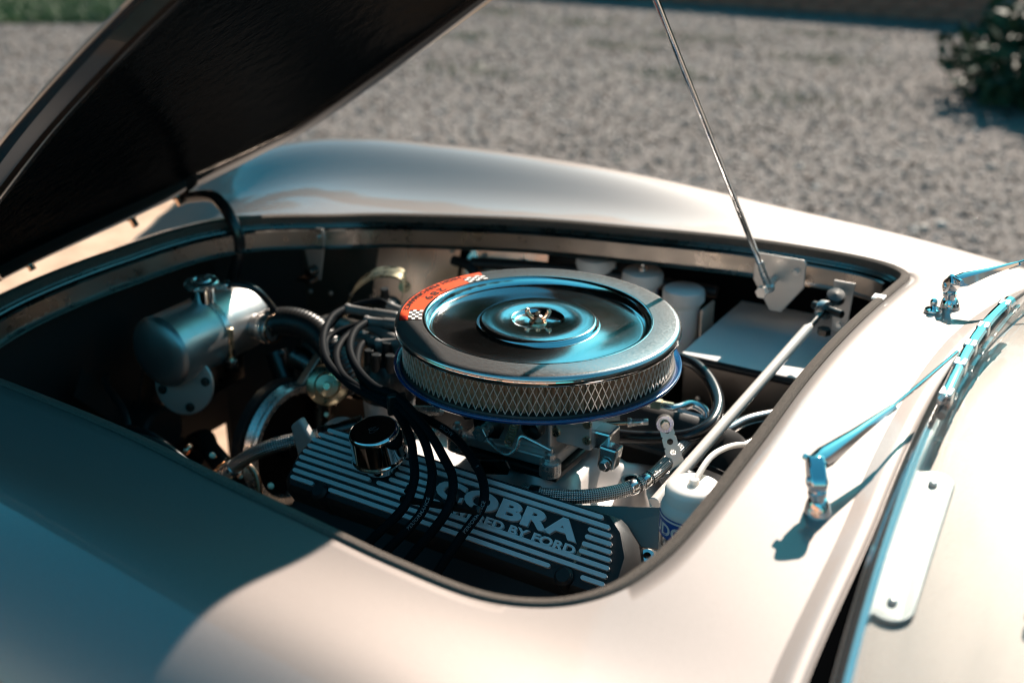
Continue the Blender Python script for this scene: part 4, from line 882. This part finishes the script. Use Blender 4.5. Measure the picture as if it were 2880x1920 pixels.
g = MB(); bolt(g, (-.593, -.208, .510), (.5, -.6, .65), .006, .005); g.build('horn_nut', 'zinc', hn)
for q in ((-.505, -.135, .555), (-.47, -.155, .535), (-.52, -.165, .53)):
    g = MB(); g.lathe([(.006, -.004), (.011, -.003), (.012, .0), (.011, .003), (.006, .004), (.006, -.004)], q, (.8, .2, -.5), 24); g.build('pipe_clip', 'copper', car)
g = MB(); g.prism([(-.05, -.02), (.05, -.028), (.055, .010), (.02, .03), (-.045, .02)], (-.52, -.21, .49), (.9, .2, .2), (-.2, 0, .98), .004); g.build('support_bracket', 'alu_dark', car, smooth=False, bev=.002)
# zinc bracket beyond the leads
st = smooth_path([(-.512, .26, .600), (-.510, .26, .648), (-.489, .26, .690), (-.452, .26, .722), (-.416, .26, .7335), (-.392, .26, .732), (-.388, .26, .718), (-.392, .26, .700)], 8)
dv_ = np.array((.55, -.95, .10)); rgs = [st, st + dv_*.06]; nrm_ = np.array((0, 0, -.0035))
g = MB(); k = len(st); g.add(np.concatenate([st, st + dv_*.055, st + dv_*.055 + nrm_, st + nrm_]), [(i + a*k, i + 1 + a*k, i + 1 + ((a + 1) % 4)*k, i + ((a + 1) % 4)*k) for a in range(4) for i in range(k - 1)] + [(0, k, 2*k, 3*k), (k - 1, 4*k - 1, 3*k - 1, 2*k - 1)])
zb = g.build('coil_bracket', 'zinc', eng, label='curved yellow zinc bracket beside the distributor', ang=50)
g = MB(); bolt(g, (-.378, .240, .712), (.7, -.7, .2), .007, .006); g.build('bracket_bolt', 'zinc', zb)
g = MB(); g.cyl((-.44, .27, .54), (-.44, .27, .662), .026, n=28); g.lathe([(.026, 0), (.02, .006), (.008, .008), (.007, .025), (0, .025)], (-.44, .27, .662), n=28); g.build('ignition_coil', 'plastic_black', eng)
# lower side of bay: spark plug boots, exhaust header glimpses on the near side, rear cap screws
for p in ((.215, -.12, .60), (.228, -.165, .575)):
    g = MB(); g.lathe([(.0045, .010), (.0085, .010), (.009, 0), (.0165, -.001), (.0165, -.006), (.0, -.006)], p, (.2, -.4, .9), 24); g.lathe([(0, .003), (.0046, .003)], p, (.2, -.4, .9), 6); g.build('cap_screw', 'alu_bright', eng)
g = MB(); g.box((.235, -.13, .565), (.06, .12, .05), ((1, 0, 0), (0, .85, -.52), (0, .52, .85))); g.build('rear_casting', 'alu_cast', eng, bev=.006)
sheet('engine_bracket', [(.085, -.128, .640), (.245, -.075, .655), (.262, -.100, .612), (.115, -.145, .612)], 'alu_dark', eng, bev=.001)
g = MB(); g.cyl((.235, -.06, .64), (.235, -.06, .668), .011, n=20); g.cyl((.215, -.085, .63), (.238, -.09, .655), .010, n=18); g.build('sensor_stub', 'alu_bright', eng)
g = MB(); g.lathe([(0, .012), (.020, .012), (.045, .010), (.052, .004), (.053, -.02)], (.215, .175, .575), (.55, .2, .80), 44); g.build('bell_cover', 'alu', eng)

# ------------------------------------------------------------------ air cleaner
AC = np.array((0, 0, .82)); ac = thing('air_cleaner', 'round chrome air cleaner with mesh sides and orange decal', 'air cleaner', (0, 0, .765))
TL = (.012, -.006, 1.0)
g = MB(); g.lathe([(.178, -.012), (.1795, -.010), (.1795, -.005), (.178, -.0015), (.175, 0), (.172, .0004), (.1445, .0006)], AC, TL, 160); lid = g.build('lid', 'chrome_flange', ac, ang=60, label='chrome lid with hazed outer flange')
g = MB(); g.lathe([(.1445, .0006), (.1428, .0010), (.1408, .0004), (.1394, -.0030), (.1384, -.0078), (.1365, -.0100), (.1335, -.0108), (.1300, -.0109), (.0790, -.0092), (.0768, -.0086), (.0752, -.0062), (.0742, -.0040), (.0726, -.0030), (.0700, -.0027), (.0345, -.0022), (.0325, -.0028), (.0305, -.0055), (.0280, -.0070), (.0080, -.0076), (0, -.0076)], AC, TL, 200); g.build('lid_dish', 'chrome_dusty', lid, ang=60)
g = MB(); g.lathe([(.1795, -.006), (.1802, -.008), (.1800, -.0115), (.178, -.0130), (.170, -.0132)], AC, TL, 160); g.build('lid_rim', 'chrome', lid, ang=60)
wn0 = AC + (-.0001, 0, -.0077)
g = MB(); g.lathe([(0, .0), (.011, 0), (.011, .0015), (.006, .002), (.0055, .009), (.003, .010), (.003, .014), (0, .0145)], wn0, n=24); wing = g.build('wing_nut', 'copper', lid)
for s_ in (-1, 1):
    g = MB(); d = np.array((.92, .39, 0))*s_
    g.tube([wn0 + d*.004 + (0, 0, .004), wn0 + d*.010 + (0, 0, .008), wn0 + d*.0135 + (0, 0, .014), wn0 + d*.0125 + (0, 0, .018)], [.0028, .0032, .0034, .0022], 10, 6); g.build('wing', 'copper', wing)
# pleated paper and expanded mesh
NP = 150; v = []
for i in range(NP*2):
    a = math.pi*i/NP; r_ = .1665 if i % 2 else .1585
    for z in (-.0555, -.012): v.append(AC + (r_*math.cos(a), r_*math.sin(a), z))
k = NP*2; g = MB(); g.add(v, [(2*i, 2*((i + 1) % k), 2*((i + 1) % k) + 1, 2*i + 1) for i in range(k)]); g.build('paper_element', 'pleat', ac, smooth=False)
ND = 118; RW = .1715; zl = [-.0130, -.0232, -.0334, -.0436, -.0538]; g = MB()
def ring_pt(a, z, r_=RW): return np.array((r_*math.cos(a), r_*math.sin(a), z)) + AC
for j in range(4):
    for i in range(ND):
        for s_ in (-.5, .5):
            a = 2*math.pi*(i + (.5 if j % 2 else 0))/ND; b = a + 2*math.pi*s_/ND
            p, q = ring_pt(a, zl[j]), ring_pt(b, zl[j + 1]); t = (q - p)/np.linalg.norm(q - p); rad = np.array((math.cos(a), math.sin(a), 0)); w = np.cross(t, rad)
            h_ = .00052; dpt = .0011; p = p - t*.0003; q = q + t*.0003
            vv = [p - w*h_, p + w*h_, q + w*h_, q - w*h_]; g.add(vv + [x - rad*dpt for x in vv], [(0, 1, 2, 3), (0, 4, 5, 1), (2, 6, 7, 3), (1, 5, 6, 2), (3, 7, 4, 0)])
g.build('expanded_mesh', 'mesh_wire', ac, smooth=False, label='diamond expanded steel mesh', kind='stuff')
g = MB(); g.lathe([(.160, -.054), (.1735, -.054), (.1745, -.056), (.1745, -.0585), (.172, -.060)], AC, n=160); g.build('lower_gasket', 'rubber', ac)
g = MB(); g.lathe([(.172, -.058), (.1780, -.0560), (.1812, -.0553), (.1826, -.0560), (.1828, -.0585), (.181, -.0610), (.176, -.0625), (.15, -.064), (.10, -.069), (.06, -.071)], AC, n=160); g.build('base_pan', 'blue', ac, ang=60, label='blue enamel base pan')
# decal: orange arc with black lettering and chequered ends
DA0, DA1 = R(147), R(216)        # from the back round to the left, seen from above
def arc_pt(r_, a, h): 
    b = np.array((r_*math.cos(a), r_*math.sin(a), 0)); return AC + b + np.array((0, 0, .0009 + h - .012*b[0] + .006*b[1]))
def arc_patch(r0, r1, a0, a1, h, n=40):
    g = MB(); v = []
    for a in np.linspace(a0, a1, n + 1): v += [arc_pt(r0, a, h), arc_pt(r1, a, h)]
    g.add(v, [(2*i, 2*i + 1, 2*i + 3, 2*i + 2) for i in range(n)]); return g
dec = arc_patch(.1455, .1735, DA0, DA1, 0).build('decal', 'orange', lid, smooth=False, label='orange decal with black lettering and chequered ends')
def arc_text(txt, r_mid, h, a_mid, m_, off=.015, width=1.0, spacing=1.0, stretch=1.0):
    tv, tf = text_geo(txt, 1.0, 0, off, spacing); mn, mx_ = tv.min(0), tv.max(0); sc = h/(mx_[1] - mn[1])
    V = []
    for q in tv:
        x = (q[0] - (mn[0] + mx_[0])/2)*sc*stretch; y = (q[1] - (mn[1] + mx_[1])/2)*sc
        V.append(arc_pt(r_mid - y, a_mid + x/r_mid, .0005))
    g = MB(); g.add(V, tf); o = g.build('decal_lettering', m_, lid, smooth=False)
am = (DA0 + DA1)/2
arc_text('HIGH PERFORMANCE', .1682, .0074, am, 'black_ink', .03, stretch=1.42, spacing=1.05)
arc_text('289', .1532, .0112, am, 'black_ink', .02, stretch=1.7, spacing=1.25)
arc_text('CUBIC INCHES', .1616, .0026, am, 'black_ink', .0, stretch=1.5, spacing=1.1)
for a0, a1 in ((DA0, DA0 + R(11.5)), (DA1 - R(11.5), DA1)):
    arc_patch(.1455, .1625, a0, a1, .0003, 10).build('chequer_ground', 'black_ink', lid, smooth=False)
    for i in range(5):
        for j in range(4):
            if (i + j) % 2: continue
            b0 = a0 + (a1 - a0)*i/5; r0 = .1455 + .00425*j
            arc_patch(r0 + .0001, r0 + .0042, b0, b0 + (a1 - a0)/5, .0006, 3).build('chequer_square', 'white_ink', lid, smooth=False)
arc_patch(.1645, .1735, DA1 - R(4.5), DA1, .0002, 6).build('red_corner', 'red', lid, smooth=False)

# ------------------------------------------------------------------ header tank
ty = np.array((0, 1, 0)); t0 = np.array((-.622, -.062, .655)); TLn = .192
tank = thing('coolant_header_tank', 'cylindrical aluminium coolant tank with filler cap at the front of the bay', 'tank', (-.622, .04, .595))
g = MB(); g.lathe([(0, -.007), (.034, -.006), (.050, -.001), (.0555, .004), (.0565, .007), (.056, .010), (.056, TLn - .006), (.054, TLn), (0, TLn + .002)], t0, ty, 64); g.build('tank_shell', 'tank', tank, ang=45)
g = MB(); g.lathe([(.0560, .0055), (.0572, .007), (.0560, .0085)], t0, ty, 64); g.build('weld_bead', 'tank', tank)
g = MB(); g.lathe([(.0562, .092), (.0572, .0925), (.0572, .1045), (.0562, .105)], t0, ty, 64); sp_ = g.build('tank_strap', 'steel', tank)
g = MB(); q = t0 + (.054, .098, -.012); g.cyl(q + (0, 0, -.024), q + (.003, 0, .03), .005, n=14); g.build('strap_screw', 'zinc', sp_)
g = MB(); g.hexn(q + (.003, -.002, -.034), q + (.003, -.002, -.022), .009); g.build('strap_screw_head', 'alu_bright', sp_)
nk = t0 + (.004, .100, .052)
g = MB(); g.lathe([(.019, -.004), (.0185, .004), (.018, .012), (.0175, .022), (.022, .026), (.024, .028)], nk, n=36); neck = g.build('filler_neck', 'chrome', tank)
g = MB(); g.lathe([(.0, .034), (.010, .034), (.0115, .037), (.014, .037), (.016, .034), (.0245, .034), (.0265, .032), (.0268, .027), (.025, .026)], nk, n=40); capo = g.build('filler_cap', 'steel', tank)
g = MB(); g.lathe([(.0, .0342), (.0235, .0345)], nk, n=36); g.lathe([(0, .041), (.006, .041), (.0075, .0345)], nk, n=20); g.build('cap_face', 'plastic_black', capo)
for s_ in (-1, 1):
    g = MB(); g.box(nk + (s_*.018*.5, s_*-.026, .030), (.016, .012, .005)); g.build('cap_ear', 'steel', capo, bev=.0015)
g = MB(); g.cyl(nk + (.016, .016, .022), nk + (.030, .022, .024), .005, n=14); g.build('overflow_spout', 'steel', neck)
hose('overflow_hose', [tuple(nk + (.024, .020, .023)), tuple(nk + (.045, .030, .027)), tuple(nk + (.068, .045, .018)), tuple(nk + (.080, .064, -.012)), tuple(nk + (.085, .080, -.05))], .0055, 'gloss_rubber', tank)
band(tank, nk + (.031, .023, .025), (.9, .4, .1), .0075, .007, 'alu_bright', 'overflow_clip')
# outlet and curved hose down to the engine
ol = t0 + (.046, .158, .000)
g = MB(); g.cyl(ol, ol + (.045, -.004, .004), .0195, n=32); g.build('tank_outlet', 'tank', tank)
elb = [tuple(ol + (.028, -.004, .004)), (-.540, .108, .664), (-.505, .119, .667), (-.468, .121, .660), (-.432, .113, .640), (-.410, .108, .610), (-.401, .112, .575)]
eo = hose('radiator_hose', elb, .0225, 'ribbed', eng, label='ribbed black coolant hose bending from the tank', n=28, sub=12)
band(eo, tuple(ol + (.036, -.004, .004)), (1, -.05, .1), .0238, .012, 'steel')
band(eo, tuple(ol + (.048, -.002, .005)), (1, .0, .08), .0234, .004, 'copper')
g = MB(); g.box((-.612, .06, .585), (.02, .08, .06)); g.build('tank_bracket', 'dark_steel', tank, bev=.004)

# ------------------------------------------------------------------ three brake and clutch fluid reservoirs
def reservoir(x, y, zt, label, stem):
    t = thing('fluid_reservoir', label, 'reservoir', (x, y, zt - .11), 'fluid reservoirs beside the footbox')
    o = (x, y, zt)
    g = MB(); g.lathe([(0, -.11), (.024, -.11), (.026, -.106), (.0265, -.03), (.0295, -.026), (.030, -.022)], o, n=36); g.build('reservoir_body', 'res_plastic', t)
    prof = [(.0, .0), (.028, 0), (.0318, -.003)]
    g = MB(); g.lathe([(0, .0), (.0285, 0), (.0322, -.003), (.0325, -.006), (.0325, -.021), (.031, -.022)], o, n=36)
    for i in range(30):
        a = i*2*math.pi/30; g.box((x + .0325*math.cos(a), y + .0325*math.sin(a), zt - .0135), (.0018, .0026, .014), ((math.cos(a), math.sin(a), 0), (-math.sin(a), math.cos(a), 0), (0, 0, 1)))
    g.build('reservoir_cap', 'cap_plastic', t, ang=40)
    if stem:
        g = MB(); g.lathe([(.009, 0), (.008, .004), (.004, .005), (.004, .014), (.0025, .016), (0, .016)], o, n=18); g.build('cap_terminal', 'steel', t)
    g = MB(); g.box((x, y, zt - .122), (.05, .05, .02)); g.build('reservoir_base', 'black', t, bev=.003)
reservoir(-.158, .480, .731, 'dark-lidded fluid reservoir farthest left, half hidden behind the air cleaner', True)
reservoir(-.070, .474, .724, 'middle fluid reservoir of three with a small terminal on its cap', True)
reservoir(.012, .452, .716, 'plain-capped fluid reservoir nearest the pale footbox lid', False)
g = MB(); g.box((.050, .46, .655), (.004, .05, .07)); g.build('reservoir_bracket', 'tan_plastic', car)

# ------------------------------------------------------------------ white-capped canister by the scuttle
cxy = (.279, -.152); can = thing('washer_canister', 'tan canister with a white cap and blue lettered band beside the scuttle', 'canister', (*cxy, .555))
o = (*cxy, .724)
g = MB(); g.lathe([(0, -.17), (.033, -.17), (.0345, -.166), (.0345, -.055)], o, n=56); g.build('canister_body', 'tan_plastic', can)
g = MB(); g.lathe([(.0346, -.058), (.0350, -.058), (.0350, -.046), (.0346, -.046)], o, n=56); g.build('silver_band', 'label_silver', can)
g = MB(); g.lathe([(.0346, -.046), (.0350, -.046), (.0350, -.024), (.0346, -.024)], o, n=56); g.build('blue_band', 'label_blue', can)
g = MB(); g.lathe([(.0346, -.024), (.0350, -.024), (.0350, -.0215), (.0346, -.0215)], o, n=56); g.build('white_line', 'white_ink', can)
g = MB(); g.lathe([(.0346, -.0215), (.0350, -.0215), (.0350, -.0200), (.0346, -.0200)], o, n=56); g.build('blue_line', 'label_blue', can)
g = MB(); g.lathe([(.0345, -.0200), (.0345, -.016), (.0330, -.011), (.0315, -.008), (.0308, -.006), (.0308, .004), (.0285, .009), (.022, .0115), (.006, .012), (.005, .018), (0, .018)], o, n=56); g.build('canister_cap', 'white_plastic', can, ang=50)
tv, tf = text_geo('LUDO.', 1.0, 0, .03, 1.05); mn, mx_ = tv.min(0), tv.max(0); sc = .0145/(mx_[1] - mn[1]); a_mid = math.atan2(-1.15, .30)
V = [(cxy[0] + .0353*math.cos(R(-172) + (q[0] - mn[0])*sc*1.05/.035), cxy[1] + .0353*math.sin(R(-172) + (q[0] - mn[0])*sc*1.05/.035), .724 - .035 + (q[1] - (mn[1] + mx_[1])/2)*sc) for q in tv]
g = MB(); g.add(V, tf); g.build('band_lettering', 'white_ink', can, smooth=False)
hose('canister_tube', [(.279, -.148, .739), (.280, -.105, .748), (.285, -.045, .735), (.30, -.01, .72), (.335, .02, .70)], .0035, 'white_plastic', can)
